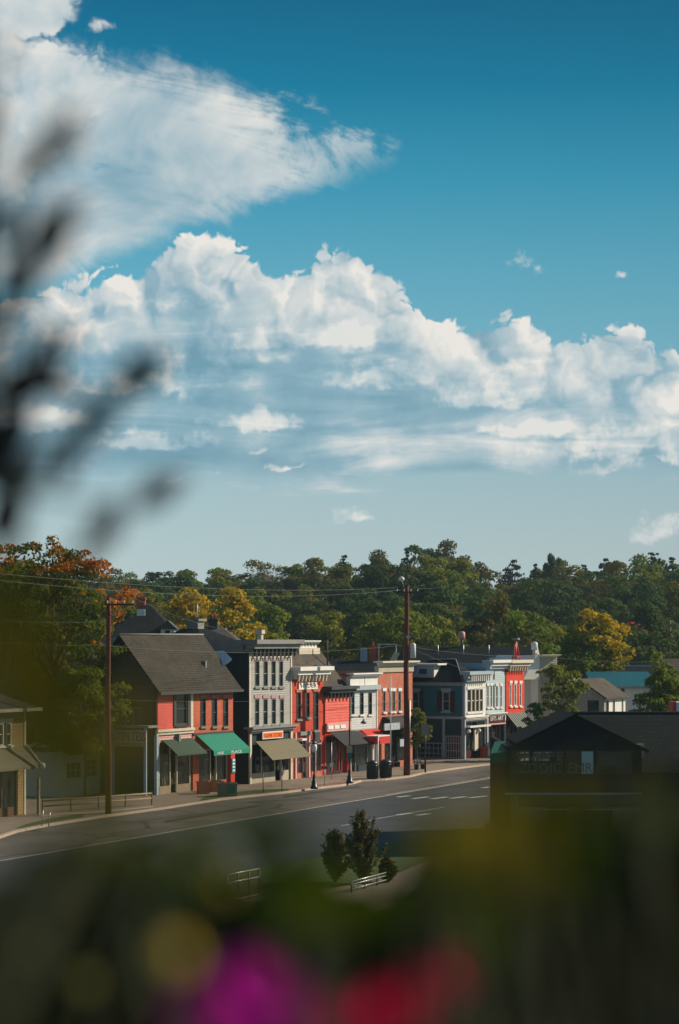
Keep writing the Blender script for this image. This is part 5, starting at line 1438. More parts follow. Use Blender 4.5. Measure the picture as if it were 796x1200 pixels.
# low timber rails and hoop by the left utility pole
def rail(p0, p1, hgt, label, name='low_rail', m='timber', n=5, D=None):
    a, bb = g(*p0, .136), g(*p1, .136)
    t = thing(name, label, 'railing', (a.x, a.y, .136)); d = bb - a
    for k in range(n):
        q = d * (k / (n - 1)); MB().box(q.x - .05, q.x + .05, q.y - .05, q.y + .05, 0, hgt).build('post', M['timber'], t)
    for zz in (hgt - .1, hgt * .5):
        MB().tube([(0, 0, zz), (d.x, d.y, zz)], .06, 6).build('bar', M[m], t)
rail((50, 953), (178, 943), .85, 'low timber rail behind the left utility pole')
strip([(48, 957), (130, 951), (180, 946)], [(48, 955.5), (130, 949.5), (180, 944.5)], .150, M['kerb'], 'kerb_strip')
for px, yb in ((49, 968), (57, 970)):
    p = g(px, yb, .14)
    tag(MB().tube([(0, 0, 0), (.08, 0, .9)], .035, 6).build('marker_stake', M['steel']), 'thin leaning stake %s the grass verge at the left' % ('at the back of' if px == 49 else 'at the kerb of'), 'stake').location = (p.x, p.y, .14)
# steel railings on the near side
def railing(p0, p1, ytop, label, bars=9):
    a, bb = g(*p0), g(*p1); h = zat(ytop, a.y)
    t = thing('railing', label, 'railing', (a.x, a.y, 0), 0, 'steel railings on the near side'); d = bb - a
    for zz in (h, h * .72): MB().tube([(0, 0, zz), (d.x, d.y, zz)], .028, 8).build('handrail', M['steel'], t)
    MB().tube([(0, 0, .15), (d.x, d.y, .15)], .03, 6).build('bottom_rail', M['steel'], t)
    for k in range(4): q = d * (k / 3); MB().tube([(q.x, q.y, 0), (q.x, q.y, h)], .04, 8).build('post', M['black'], t)
    for k in range(bars): q = d * ((k + .5) / bars); MB().tube([(q.x, q.y, .15), (q.x, q.y, h * .72)], .014, 5).build('baluster', M['black'], t)
railing((266, 1060), (304, 1052), 1025, 'steel railing with two bright handrails, left of the two evergreen shrubs')
railing((412, 1046), (456, 1034), 1033, 'steel railing running behind the taller evergreen shrub')
strip([(258, 1068), (312, 1058)], [(262, 1058), (314, 1049)], .05, M['concrete'], 'concrete_step')
flat('near_path', [g(*p) for p in ((200, 1085), (330, 1056), (470, 1022), (560, 985), (600, 990), (520, 1040), (360, 1100))], .012, M['pave'])

# ------------------------------------------------------------------ trees
import numpy as np
def leaves_mesh(name, C_, Nn, size, rng, asp=.62, bend=.12):
    """one bent leaf-shaped face pair per centre; C_ (n,3) centres, Nn (n,3) facing"""
    n = len(C_); 
    a = rng.normal(size=(n, 3)); a -= (a * Nn).sum(1, keepdims=True) * Nn; a /= np.linalg.norm(a, axis=1, keepdims=True) + 1e-9
    b_ = np.cross(Nn, a); s = size[:, None] if hasattr(size, '__len__') else size
    v = np.stack([C_ - a * s, C_ + b_ * s * asp - Nn * s * bend, C_ + a * s, C_ - b_ * s * asp - Nn * s * bend], 1).reshape(-1, 3)
    me = bpy.data.meshes.new(name)
    me.vertices.add(4 * n); me.vertices.foreach_set('co', v.astype('f').ravel())
    me.loops.add(4 * n); me.loops.foreach_set('vertex_index', np.arange(4 * n, dtype=np.int32))
    me.polygons.add(n); me.polygons.foreach_set('loop_start', np.arange(0, 4 * n, 4, dtype=np.int32)); me.polygons.foreach_set('loop_total', np.full(n, 4, np.int32))
    me.update(); me.validate(); return me
def unit(v): return v / (np.linalg.norm(v, axis=-1, keepdims=True) + 1e-9)

def crown_points(rng, clumps, per, R_, zc, hz, shape='round', cr=.26):
    """clumps of leaves spread over an uneven crown"""
    C_, Nn = [], []; centers = []
    for k in range(clumps):
        d = unit(rng.normal(size=3)); d[2] = abs(d[2]) * (1 if rng.random() < .72 else -1)
        f = rng.uniform(.45, 1.0) ** .6
        nz_ = float(np.clip(rng.normal(), -1.1, 1.1)); wob = 1 + .18 * math.sin(3 * math.atan2(d[1], d[0]) + k * .01) + .14 * nz_
        if shape == 'tall': wr = 1 - .45 * max(d[2], 0)
        elif shape == 'vase': wr = .75 + .35 * d[2]
        else: wr = 1
        c = np.array([d[0] * R_ * f * wob * wr, d[1] * R_ * f * wob * wr, zc + d[2] * hz * f * (1 + .07 * nz_)])
        r = R_ * cr * rng.uniform(.6, 1.35); centers.append(c)
        m_ = int(per * (r / (R_ * cr)) ** 2)
        q = unit(rng.normal(size=(m_, 3))); q[:, 2] = np.where(rng.random(m_) < .65, np.abs(q[:, 2]), q[:, 2])
        rr = rng.uniform(.35, 1.05, size=(m_, 1)) ** .5
        C_.append(c + q * rr * r * np.array([1, 1, .72])); Nn.append(unit(q + .55 * rng.normal(size=(m_, 3)) + np.array([0, 0, .25])))
    return np.concatenate(C_), np.concatenate(Nn), centers

def trunk_mb(rng, h, r, centers, limbs=9, lean=0.0):
    mb = MB(); top = h * .62
    pts = [(math.sin(k * 1.1) * .05 * h * .1 + lean * k / 6, math.cos(k * 1.7) * .03 * h * .1, top * k / 6) for k in range(7)]
    mb.tube(pts, [r * (1.25 if k == 0 else 1 - .09 * k) for k in range(7)], 8)
    idx = rng.permutation(len(centers))[:limbs]
    for i in idx:
        c = centers[i]; z0 = min(top * rng.uniform(.35, .98), c[2] * .9); s = Vector((lean * z0 / top, 0, z0)); e = Vector(c)
        m_ = s.lerp(e, .5) + Vector((0, 0, -.06 * h * rng.uniform(.2, 1)))
        mb.tube([s, m_, e], [r * .42, r * .27, r * .07], 6)
    return mb

def pine_points(rng, h, R_, n_wh=16, flat=.25, top=.0, sparse=.25):
    C_, Nn, limbs = [], [], []
    for k in range(n_wh):
        t = (k + .5) / n_wh; z = h * (.22 + .78 * t); L_ = R_ * (1 - t) ** .75 * (1 - top) + R_ * top * (1 - t) ** .3 + .25
        for j in range(5 + int(3 * (1 - t))):
            if rng.random() < sparse: continue
            a = rng.uniform(0, 2 * math.pi); l = L_ * rng.uniform(.6, 1.15); up = rng.uniform(-.05, .3)
            tip = np.array([math.cos(a) * l, math.sin(a) * l, z + l * up]); base = np.array([0, 0, z]); limbs.append((base, tip))
            m_ = max(8, int(44 * l / R_)); s = rng.uniform(.25, 1, size=(m_, 1)); 
            p = base + (tip - base) * s + rng.normal(size=(m_, 3)) * np.array([.16, .16, .13]) * (l * .55 + .25)
            C_.append(p); Nn.append(unit(rng.normal(size=(m_, 3)) + np.array([0, 0, .35])))
    return np.concatenate(C_), np.concatenate(Nn), limbs

# foliage colours
G1 = [(.034, .074, .020), (.050, .096, .024), (.072, .112, .026), (.034, .076, .030)]
G2 = [(.08, .125, .016), (.11, .15, .018), (.14, .165, .020)]
G3 = [(.018, .036, .018), (.026, .048, .022), (.02, .04, .024)]
YEL = [(.42, .31, .012), (.34, .27, .014), (.48, .30, .012), (.20, .19, .014)]
ORG = [(.42, .13, .015), (.48, .17, .015), (.36, .09, .014)]
M['leaf_mid'] = mat_leaf('mid_green_foliage', G1, .3, hue=.035, patch=([(.10, .11, .016), (.13, .11, .018)], .12, .64, .76))
M['leaf_lite'] = mat_leaf('yellow_green_foliage', G2, .35, hue=.03, patch=([(.17, .15, .016), (.14, .12, .016)], .2, .52, .64))
M['leaf_dark'] = mat_leaf('dark_needle_foliage', G3, .12, hue=.02)
M['leaf_gold'] = mat_leaf('golden_foliage', G2, .4, patch=(YEL, .35, .46, .60, 3, 15))
M['leaf_gold_side'] = mat_leaf('golden_maple_foliage', G2, .4, patch=(YEL, .4, .52, .66, 3, 15, -4, 4))  # autumn gold; the sunlit right side is also put into the colour
M['leaf_maple'] = mat_leaf('turning_maple_foliage', [(.06, .10, .014), (.095, .13, .016), (.045, .08, .014)], .45, patch=(ORG + [(.30, .20, .02)], .3, .57, .70, 6, 18, -3, 5))
M['leaf_rust'] = mat_leaf('rust_tinged_foliage', [(.075, .09, .02), (.10, .10, .02), (.13, .10, .022)], .3, hue=.02)
M['leaf_street'] = mat_leaf('street_tree_foliage', [(.08, .12, .016), (.12, .155, .02), (.16, .185, .024)], .42)

def deciduous(name, seed, R_, h, clumps, per, leaf, m, shape='round', cr=.26, zc=.62, hz=.40, limbs=9, tr=.28, trunk_m='bark', low=0):
    rng = np.random.default_rng(seed)
    C_, Nn, cen = crown_points(rng, clumps, per, R_, h * zc, h * hz, shape, cr)
    me = leaves_mesh('crown', C_, Nn, rng.uniform(.7, 1.25, len(C_)) * leaf, rng); me.materials.append(M[m])
    t = new_obj(name, None); t.empty_display_size = .3
    new_obj('crown', me, t); trunk_mb(rng, h, tr, cen, limbs).build('trunk', M[trunk_m], t)
    return t
def conifer(name, seed, R_, h, leaf, m='leaf_dark', n_wh=16, top=0.0, sparse=.25):
    rng = np.random.default_rng(seed)
    C_, Nn, limbs = pine_points(rng, h, R_, n_wh, top=top, sparse=sparse)
    me = leaves_mesh('crown', C_, Nn, rng.uniform(.7, 1.3, len(C_)) * leaf, rng, asp=.45); me.materials.append(M[m])
    t = new_obj(name, None); new_obj('crown', me, t)
    mb = MB().tube([(0, 0, 0), (.05, 0, h * .5), (0, 0, h * .98)], [.28, .18, .04], 8)
    for a, c in limbs[::2]: mb.tube([a, c], [.07, .02], 5)
    mb.build('trunk', M['bark'], t); return t
PLACED = set()
def place(src, first, x, y, z, s, rz, label, cat='tree', group='wood on the hill behind the town', sz=None, m=None, name=None):
    first = src.name_full not in PLACED; PLACED.add(src.name_full)
    if first: o = src
    else:
        o = src.copy(); COL.objects.link(o)
        for ch in src.children:
            c = ch.copy(); COL.objects.link(c); c.parent = o
    if name: o.name = name
    o.location = (x, y, z); o.rotation_euler = (0, 0, rz); o.scale = (s, s, sz or s)
    tag(o, label, cat, group); return o

H0 = 16.0
protos = {
    'round': [deciduous('broadleaf_tree', 11 + i, 5.2, H0, 60, 130, .24, ['leaf_mid', 'leaf_mid', 'leaf_lite', 'leaf_rust'][i], 'round') for i in range(4)],
    'tall': [deciduous('broadleaf_tree', 31 + i, 4.2, H0, 52, 120, .23, ['leaf_mid', 'leaf_lite'][i], 'tall', hz=.42) for i in range(2)],
    'pine': [conifer('pine_tree', 51 + i, [4.4, 3.2][i], H0, .30, n_wh=[19, 24][i], top=[.35, .1][i], sparse=[.15, .1][i]) for i in range(2)],
    'airy': [deciduous('broadleaf_tree', 71, 4.6, H0, 34, 44, .30, 'leaf_mid', 'vase', cr=.24, hz=.45, limbs=16)],
}
used = set()
kinds_txt = {'round': 'rounded broadleaf tree', 'tall': 'narrow broadleaf tree', 'pine': 'dark pine', 'airy': 'thin-crowned tree'}
rows_txt = ['on the skyline', 'just below the skyline', 'halfway up the wooded hill', 'low on the wooded hill', 'at the foot of the wooded hill']
PROFILE = [(-60, 655), (100, 668), (150, 664), (200, 661), (250, 668), (290, 667), (330, 668), (370, 657), (400, 652), (430, 650), (455, 648), (480, 641), (505, 642), (522, 634), (545, 650),
           (562, 668), (590, 667), (620, 668), (660, 660), (690, 654), (720, 655), (745, 656), (768, 648), (800, 652), (860, 655)]
def prof(x):
    for (a, ya), (c, yc) in zip(PROFILE, PROFILE[1:]):
        if a <= x <= c: return ya + (yc - ya) * (x - a) / (c - a)
    return 660
rng0 = random.Random(5)
rows = [(505, 31, 1, 7, ['round', 'tall', 'pine', 'airy', 'round', 'tall', 'round']), (455, 38, 9, 6, ['round', 'tall', 'round', 'round']), (405, 44, 26, 8, ['round', 'round', 'tall', 'round']),
        (360, 50, 44, 8, ['round', 'tall', 'round', 'pine']), (318, 56, 64, 9, ['round', 'round', 'tall'])]
landmarks = [(115, 'yellow-tinged'), (200, ''), ]
cnt = 0
used_labels = set()
places_px = [(60, 'above the left pole'), (150, 'above the hipped house'), (205, 'above the gabled shop'), (255, 'above the golden tree'), (310, 'above the grey building'), (350, 'above the red brick building'),
             (395, 'above the red clapboard shop'), (430, 'above the light grey shop'), (470, 'behind the tallest pole'), (515, 'above the corner building'), (560, 'above the pale blue shop'), (605, 'above the red bell frame'),
             (645, 'above the roof tank'), (695, 'above the golden maple'), (745, 'above the teal roof'), (790, 'by the right edge')]
for ri, (D, step, dy, jit, kinds) in enumerate(rows):
    x = -30 + rng0.uniform(0, 20)
    while x < 840:
        k = rng0.choice(kinds); pi = rng0.randrange(len(protos[k])); src = protos[k][pi]
        DD = D + rng0.uniform(-14, 14); py = prof(x) + dy + rng0.uniform(-jit, jit)
        X = at(x, DD); gz_ = ground_h(X, DD); h = zat(py, DD) - gz_
        s = h / (H0 * 1.02) ; sxy = max(.75, min(1.25, s)) * rng0.uniform(.9, 1.2)
        where = min(places_px, key=lambda q: abs(q[0] - x))[1]
        lab = f"{kinds_txt[k]} {rows_txt[ri]} {where}"; q = 2
        base_lab = lab
        for extra in ('', ', left one', ', right one', ', middle one', ', hidden one', ', far one', ', near one'):
            if base_lab + extra not in used_labels: lab = base_lab + extra; break
        used_labels.add(lab)
        place(src, src.name not in used, X, DD, gz_ - .2, sxy, rng0.uniform(0, 6.28), lab, sz=s)
        used.add(src.name); cnt += 1
        x += step * rng0.uniform(.75, 1.25)
def special(src, px, py, D, label, s_xy=1.0, first=False, group=None, h0=H0):
    X = at(px, D); gz_ = ground_h(X, D); h = zat(py, D) - gz_
    return place(src, first, X, D, gz_ - .2, s_xy, px * .37, label, sz=h / (h0 * 1.02), group=group)
gp = 'wood on the hill behind the town'
special(protos['pine'][0], 521, 633, 500, 'broad dark pine, highest of all the crowns on the skyline', 1.45, group=gp)
special(protos['pine'][0], 601, 653, 500, 'lone umbrella-shaped pine on the skyline above the pale blue shop', 1.15, group=gp)
special(protos['tall'][0], 645, 650, 500, 'left of two slim dark trees side by side on the skyline', .62, group=gp)
special(protos['tall'][1], 656, 650, 502, 'right of two slim dark trees side by side on the skyline', .62, group=gp)
special(protos['pine'][0], 767, 644, 490, 'ragged tall pine on the skyline near the right edge', 1.2, group=gp)
special(protos['pine'][1], 627, 657, 495, 'small pointed pine between the umbrella pine and the slim pair', .9, group=gp)
special(protos['pine'][0], 710, 651, 500, 'flat-topped dark pine on the skyline above the golden maple', 1.1, group=gp)
special(protos['airy'][0], 560, 676, 470, 'leaning thin tree at the dip in the skyline', 1.0, group=gp)
# bare tree on the skyline
rng = np.random.default_rng(3); mb = MB(); mb.tube([(0, 0, 0), (0, 0, 9)], [.3, .16], 6)
def twig(p, d, l, r, dep):
    e = p + d * l; mb.tube([p, p.lerp(e, .5) + Vector(rng.normal(size=3) * l * .05), e], [r, r * .8, r * .6], 4, caps=False)
    if dep == 0: return
    for _ in range(3):
        nd = (d + Vector(rng.normal(size=3)) * .42 + Vector((0, 0, .12))).normalized(); twig(e, nd, l * .72, r * .58, dep - 1)
for _ in range(6): twig(Vector((0, 0, rng.uniform(6, 9))), (Vector(rng.normal(size=3)) * .5 + Vector((0, 0, 1))).normalized(), 3.0, .11, 4)
X = at(331, 490); o = mb.build('bare_tree', mat('grey_bare_twigs', (.12, .10, .08), .9)); tag(o, 'leafless grey tree standing against the sky on the skyline', 'tree'); o.location = (X, 490, ground_h(X, 490)); k_ = (zat(653, 490) - ground_h(X, 490)) / 16.5; o.scale = (k_, k_, k_)

def solo(name, seed, px, ytop, D, R_, m, label, clumps, per, leaf, shape='round', cr=.24, zc=.6, hz=.42, limbs=14, tr=.3, **kw):
    X = at(px, D); gz_ = ground_h(X, D) ; h = zat(ytop, D) - gz_
    t = deciduous(name, seed, R_, h, clumps, per, leaf, m, shape, cr, zc, hz, limbs, tr)
    t.location = (X, D, gz_); tag(t, label, 'tree'); return t
solo('golden_tree', 101, 272, 697, 268, 4.4, 'leaf_gold', 'bright golden yellow tree behind the grey building', 70, 90, .24)
solo('yellow_green_tree', 102, 228, 702, 285, 5.0, 'leaf_gold', 'yellow-green tree left of the golden tree, behind the roofs', 60, 80, .27)
solo('broadleaf_tree', 103, 312, 706, 280, 3.4, 'leaf_lite', 'small light green tree right of the golden tree', 46, 70, .22)
solo('broadleaf_tree', 104, 492, 716, 285, 6.5, 'leaf_lite', 'wide yellow-green tree behind the tallest pole', 80, 90, .26, cr=.2)
solo('broadleaf_tree', 105, 443, 728, 290, 4.5, 'leaf_lite', 'low yellow-green tree behind the red chimney', 60, 70, .26)
solo('rust_tree', 106, 583, 707, 290, 4.5, 'leaf_rust', 'rounded rust-tinged tree above the pale blue shop cornice', 60, 80, .26)
solo('broadleaf_tree', 107, 622, 722, 285, 4.3, 'leaf_lite', 'soft green tree between the rust tree and the golden maple', 56, 70, .25)
solo('broadleaf_tree', 108, 765, 736, 300, 5.5, 'leaf_mid', 'dull green tree in front of the red-roofed hill house', 56, 70, .27)
solo('golden_maple', 109, 692, 727, 256, 4.6, 'leaf_gold_side', 'large maple turning golden on its right side, behind the low white building', 120, 110, .20, cr=.20, hz=.47, zc=.56)
solo('street_tree', 110, 657, 783, 218, 2.7, 'leaf_street', 'airy light green tree in front of the white tower house', 60, 70, .14, 'vase', cr=.20, hz=.40, zc=.66, limbs=24, tr=.12)
solo('street_tree', 111, 630, 812, 216, 1.6, 'leaf_mid', 'dark little tree against the white wall beside the bright red shop', 34, 50, .14, cr=.24, zc=.5, tr=.1)
#solo('street_tree', 113, 607, 700 + 160, 206, .7, 'leaf_street', 'small bush under the striped awning of the bright red shop', 16, 40, .10, zc=.5, tr=.05)
X = at(775, 206); t = deciduous('conifer', 112, 2.0, zat(768, 206), 110, 90, .13, 'leaf_street', 'tall', cr=.27, zc=.52, hz=.46, limbs=12, tr=.2)
t.location = (X, 206, 0); tag(t, 'bushy green conifer near the right edge, in front of the teal roof', 'tree'); t.scale = (1.1, 1.1, 1)
# young tree on the pavement
p = g(485.5, 898, .136)
t = deciduous('young_tree', 120, 1.0, zat(834, p.y), 44, 80, .085, 'leaf_street', 'tall', cr=.36, zc=.66, hz=.36, limbs=10, tr=.06)
t.location = (p.x + .25, p.y, .13); tag(t, 'young slender street tree right of the tallest utility pole', 'tree')
# big maple at the left, with a darker companion
t = solo('maple_tree', 130, 62, 641, 168, 4.6, 'leaf_maple', 'big maple with orange top leaves behind the left utility pole', 190, 120, .135, 'round', cr=.19, zc=.58, hz=.46, limbs=34, tr=.32)
t = solo('maple_tree', 131, 4, 652, 176, 4.4, 'leaf_maple', 'dark maple at the left edge, behind the ochre corner shop', 140, 110, .15, 'round', cr=.2, zc=.55, hz=.48, limbs=30, tr=.3)
t = solo('maple_tree', 132, 100, 778, 166, 2.6, 'leaf_street', 'smaller green tree leaning over the low white shop', 80, 90, .10, 'round', cr=.22, zc=.62, hz=.36, limbs=18, tr=.14)
# background shrubs along the foot of the hill keep the ground from showing
for i, px in enumerate(range(380, 800, 60)):
    pass
# evergreen shrubs on the near side
def near_shrub(px, ybase, ytop, R_, seed, label):
    R_ *= 1.12
    p = g(px, ybase); h = zat(ytop, p.y); rng = np.random.default_rng(seed)
    C_, Nn = [], []; mb = MB().tube([(0, 0, 0), (0, 0, h * .7)], [.09, .03], 6)
    for k in range(34):
        a = rng.uniform(0, 2 * math.pi); t_ = rng.random() ** 1.1; z0 = h * .78 * t_; l = h * (.42 - .22 * t_) * rng.uniform(.8, 1.15)
        out = R_ * (1 - t_) ** .6 * rng.uniform(.5, 1.1); b0 = np.array([0, 0, z0 * .7]); tip = np.array([math.cos(a) * out, math.sin(a) * out, min(z0 + l, h)])
        n_ = 120; s = rng.uniform(.15, 1, (n_, 1)); q = b0 + (tip - b0) * s + rng.normal(size=(n_, 3)) * .07
        C_.append(q); d = unit(tip - b0); Nn.append(unit(rng.normal(size=(n_, 3)) + .1)); mb.tube([b0, tip], [.03, .008], 5)
    C_ = np.concatenate(C_); Nn = np.concatenate(Nn)
    me = leaves_mesh('crown', C_, Nn, rng.uniform(.07, .13, len(C_)), rng, asp=.34); me.materials.append(M['leaf_shrub'])
    t = thing('evergreen_shrub', label, 'shrub', (p.x, p.y, 0), 0, 'evergreen shrubs by the near kerb'); new_obj('crown', me, t); mb.build('trunk', M['bark'], t)
M['leaf_shrub'] = mat_leaf('evergreen_foliage', [(.04, .052, .014), (.065, .062, .016), (.09, .07, .018)], .2)
near_shrub(393, 1034, 969, .75, 5, 'shorter of the two evergreen shrubs by the near kerb')
near_shrub(427, 1036, 945, 1.1, 6, 'taller of the two evergreen shrubs by the near kerb')
near_shrub(453, 1034, 1003, .35, 7, 'tiny evergreen shrub right of the taller one by the railing')

# ------------------------------------------------------------------ out-of-focus plants right in front of the camera
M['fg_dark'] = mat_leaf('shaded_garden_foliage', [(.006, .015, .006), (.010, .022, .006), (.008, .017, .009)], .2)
M['fg_olive'] = mat_leaf('olive_garden_foliage', [(.065, .060, .007), (.085, .070, .008), (.04, .05, .008)], .45)
M['fg_yellow'] = mat_leaf('yellowing_garden_foliage', [(.20, .16, .02), (.26, .18, .03), (.16, .14, .02)], .4)  # sunlit patches of the shrubs put into a yellower leaf colour
M['fg_twig'] = mat_leaf('dull_purple_green_foliage', [(.045, .062, .052), (.055, .068, .055), (.06, .042, .05)], .2)
M['fg_stem'] = mat('green_stem', (.04, .05, .02), .7)
def petal_mat(name, c):
    m = mat_leaf(name, [c, tuple(min(1, v * 1.3) for v in c)], .35); return m
M['magenta'] = petal_mat('magenta_petals', (.46, .012, .36)); M['crimson'] = petal_mat('crimson_petals', (.52, .007, .085)); M['pale_pink'] = petal_mat('pale_pink_petals', (.5, .10, .2))
M['cream_petal'] = petal_mat('cream_petals', (.85, .66, .24))

def wp(px, py, d): return Vector((at(px, d), d, zat(py, d)))
def leaf_into(mb, c, ax, nrm, L_, Wd, bend=.15):
    ax = ax.normalized(); sd = ax.cross(nrm).normalized(); up = sd.cross(ax).normalized(); n = 6; i0 = len(mb.v)
    for k in range(n + 1):
        t = k / n; w = Wd * .5 * math.sin(math.pi * min(1, t * 1.02)) ** .75 * (1 - .25 * t); q = c + ax * L_ * (t - .5) - up * bend * L_ * (t - .5) ** 2 * 2
        for s in (-1, 0, 1): mb.v.append(tuple(q + sd * w * s + up * (abs(s) * w * .25)))
    for k in range(n):
        for s in (0, 1):
            a = i0 + k * 3 + s; mb.f.append((a, a + 1, a + 4, a + 3)); mb.sm.append(True)
def rv(r): return Vector((r.gauss(0, 1), r.gauss(0, 1), r.gauss(0, 1))).normalized()
def stem_to(mb, root, tip, r0=.004, r1=.0015):
    a, e = Vector(root), Vector(tip); m_ = a.lerp(e, .55) + Vector((0, .0, .12 * (e - a).length)) * .4 + Vector(((a.x - e.x) * .25, 0, 0))
    mb.tube([a, m_, e], [r0, (r0 + r1) / 2, r1], 5)

def plant(name, label, root, leaves, m, cat='plant', seed=1, leafshape=2.2, tilt=None, stems=True):
    """leaves: list of (point, length); the plant stands at root on the ground"""
    r = random.Random(seed); gz_ = ground_h(root[0], root[1])
    t = thing(name, label, cat, (root[0], root[1], gz_)); off = Vector((root[0], root[1], gz_))
    lf, sb_ = MB(), MB(); tips = []
    for c, L_ in leaves:
        ax = rv(r); ax.y *= .5
        if tilt: ax = (Vector(tilt) + ax * .45)
        leaf_into(lf, c - off, ax, rv(r) + Vector((0, -.9, .3)), L_, L_ / leafshape, .2)
        tips.append(c - off)
    lf.build('leaves', m, t, fix=False)
    if stems:
        for k, c in enumerate(tips):
            if k % 3 == 0: stem_to(sb_, (r.gauss(0, .04), r.gauss(0, .04), 0), c)
        sb_.build('stems', M['fg_stem'], t)
    return t, off
def flower(t, off, c, rad, m, face, seed=0, petals=5, cm=None):
    """funnel-shaped bloom with five wide petals"""
    r = random.Random(seed); f = Vector(face).normalized(); u = f.cross(Vector((0, 0, 1))).normalized(); v = u.cross(f); mb = MB(); nn = 30; rings = 5; i0 = 0
    c = c - off
    for j in range(rings + 1):
        q = j / rings
        for k in range(nn):
            a = 2 * math.pi * k / nn; lob = 1 - .16 * (1 - abs(math.cos(a * petals / 2))) ** 1.5 * q; rr = rad * (.10 + .90 * q ** 1.2) * lob
            dep = rad * (-.75 * (1 - q) ** 1.6 + .05 * math.sin(a * petals * 2 + 1) * q)
            mb.v.append(tuple(c + u * rr * math.cos(a) + v * rr * math.sin(a) + f * dep))
    for j in range(rings):
        for k in range(nn):
            a = j * nn + k; b2 = j * nn + (k + 1) % nn; mb.f.append((a, b2, b2 + nn, a + nn)); mb.sm.append(True)
    o = mb.build('flower', m, t, fix=False)
    th = MB().tube([c - f * rad * .75, c - f * rad * 1.3 + Vector((0, 0, -.01))], rad * .1, 8).build('flower_tube', M['fg_stem'], o)
    stem_to(mb2 := MB(), (0, 0, 0), c - f * rad * 1.3, .004, .002); mb2.build('flower_stem', M['fg_stem'], o)
    return o

# tall shrub reaching up the left side
TL = [(8, 60, 26, 70, -70), (72, 160, 70, 80, 60), (45, 188, 60, 75, 40), (62, 272, 95, 100, 70), (30, 320, 90, 85, 55), (75, 250, 60, 60, 20), (10, 260, 70, 70, 80),
      (60, 410, 75, 70, 50), (30, 450, 80, 80, 20), (70, 455, 55, 50, -10), (165, 437, 75, 60, 38), (120, 480, 70, 60, 45), (100, 515, 55, 50, 30), (80, 545, 45, 40, 70), (188, 575, 70, 60, 35),
      (128, 612, 60, 55, 70), (105, 635, 45, 45, 50), (5, 520, 80, 80, 80), (10, 600, 90, 90, 70), (-20, 150, 80, 80, 80), (-25, 400, 90, 90, 80), (0, 380, 60, 50, 60), (25, 500, 60, 50, 75), (35, 560, 60, 50, 50)]
r = random.Random(8); lv = []; root = (-.5, 1.75); gz_ = ground_h(*root); off = Vector((root[0], root[1], gz_))
t = thing('tall_shrub', 'tall out-of-focus shrub with dark narrow leaves rising along the left edge', 'shrub', tuple(off))
lf, sb_ = MB(), MB()
main = [wp(-110, 1400, 1.75), wp(-70, 900, 1.75), wp(-30, 560, 1.76), wp(-22, 260, 1.78), wp(-25, -40, 1.8)]
sb_.tube([off * 1 - off] + [p - off for p in main], [.010, .009, .008, .006, .005, .003], 6)
for px, py, L_, w_, ang in TL:
    d = 1.6 + r.uniform(-.1, .25); c = wp(px, py, d); a = R(ang); ax = Vector((math.cos(a), r.uniform(-.3, .3), math.sin(a)))
    leaf_into(lf, c - off, ax, Vector((r.uniform(-.3, .3), -1, r.uniform(-.2, .5))), L_ * 1.15 * d / FOC, L_ * .66 * d / FOC, .12)
    mp = min(main[1:], key=lambda q: abs(q.z - (c.z - .08)))
    sb_.tube([mp - off, (mp - off).lerp(c - off, .5) + Vector((0, 0, -.01)), c - ax * L_ * .5 * d / FOC - off], [.0028, .0022, .0012], 5)
lf.build('leaves', M['fg_twig'], t, fix=False); sb_.build('stems', M['fg_stem'], t)

# leaves close to the lens: they tint the left side and the lower part of the view
M['fg_green'] = mat_leaf('bright_garden_foliage', [(.034, .062, .010), (.050, .075, .010), (.026, .050, .010)], .45)
M['fg_gold'] = mat_leaf('yellow_olive_garden_foliage', [(.085, .080, .008), (.12, .10, .010), (.05, .06, .010)], .5)
def blades(specs, seed, spread=14):
    """specs: (px, py, distance, leaf length in photo pixels, how many)"""
    r = random.Random(seed); out = []
    for px, py, d, L_, n in specs:
        for _ in range(n):
            dd = d * r.uniform(.92, 1.1); out.append((wp(px + r.gauss(0, spread), py + r.gauss(0, spread), dd), L_ * r.uniform(.75, 1.2) * dd / FOC))
    return out
plant('lens_side_shrub', 'strongly blurred olive leaves hanging over the left side of the street', (-.5, .8), blades([
    (0, 700, .66, 110, 2), (30, 755, .7, 90, 2), (60, 800, .75, 70, 1), (40, 880, .75, 90, 1), (5, 800, .62, 120, 2), (60, 840, .68, 100, 2), (148, 838, .8, 62, 2), (165, 800, .85, 40, 1), (10, 890, .62, 130, 2), (85, 910, .7, 90, 2), (165, 905, .85, 60, 1),
    (-25, 740, .62, 130, 2), (205, 945, .9, 60, 2), (125, 870, .85, 60, 1), (180, 865, .9, 44, 1), (130, 965, .75, 100, 2)], 3), M['fg_olive'], 'shrub', 3, 1.5)
plant('olive_shrub', 'blurred olive leaves below the crossing and in front of the dark building', (.25, .9), blades([
    (560, 962, .95, 80, 3), (590, 945, .95, 70, 2), (600, 1000, .95, 90, 3), (548, 1005, 1.0, 70, 2), (640, 1010, .9, 90, 2), (735, 930, 1.0, 70, 2), (560, 1040, 1.0, 70, 2),
    (690, 935, 1.1, 60, 2), (755, 885, 1.3, 30, 1), (620, 960, 1.0, 60, 2), (650, 925, 1.15, 50, 1), (780, 905, 1.1, 50, 1)], 4), M['fg_gold'], 'shrub', 4, 1.5)
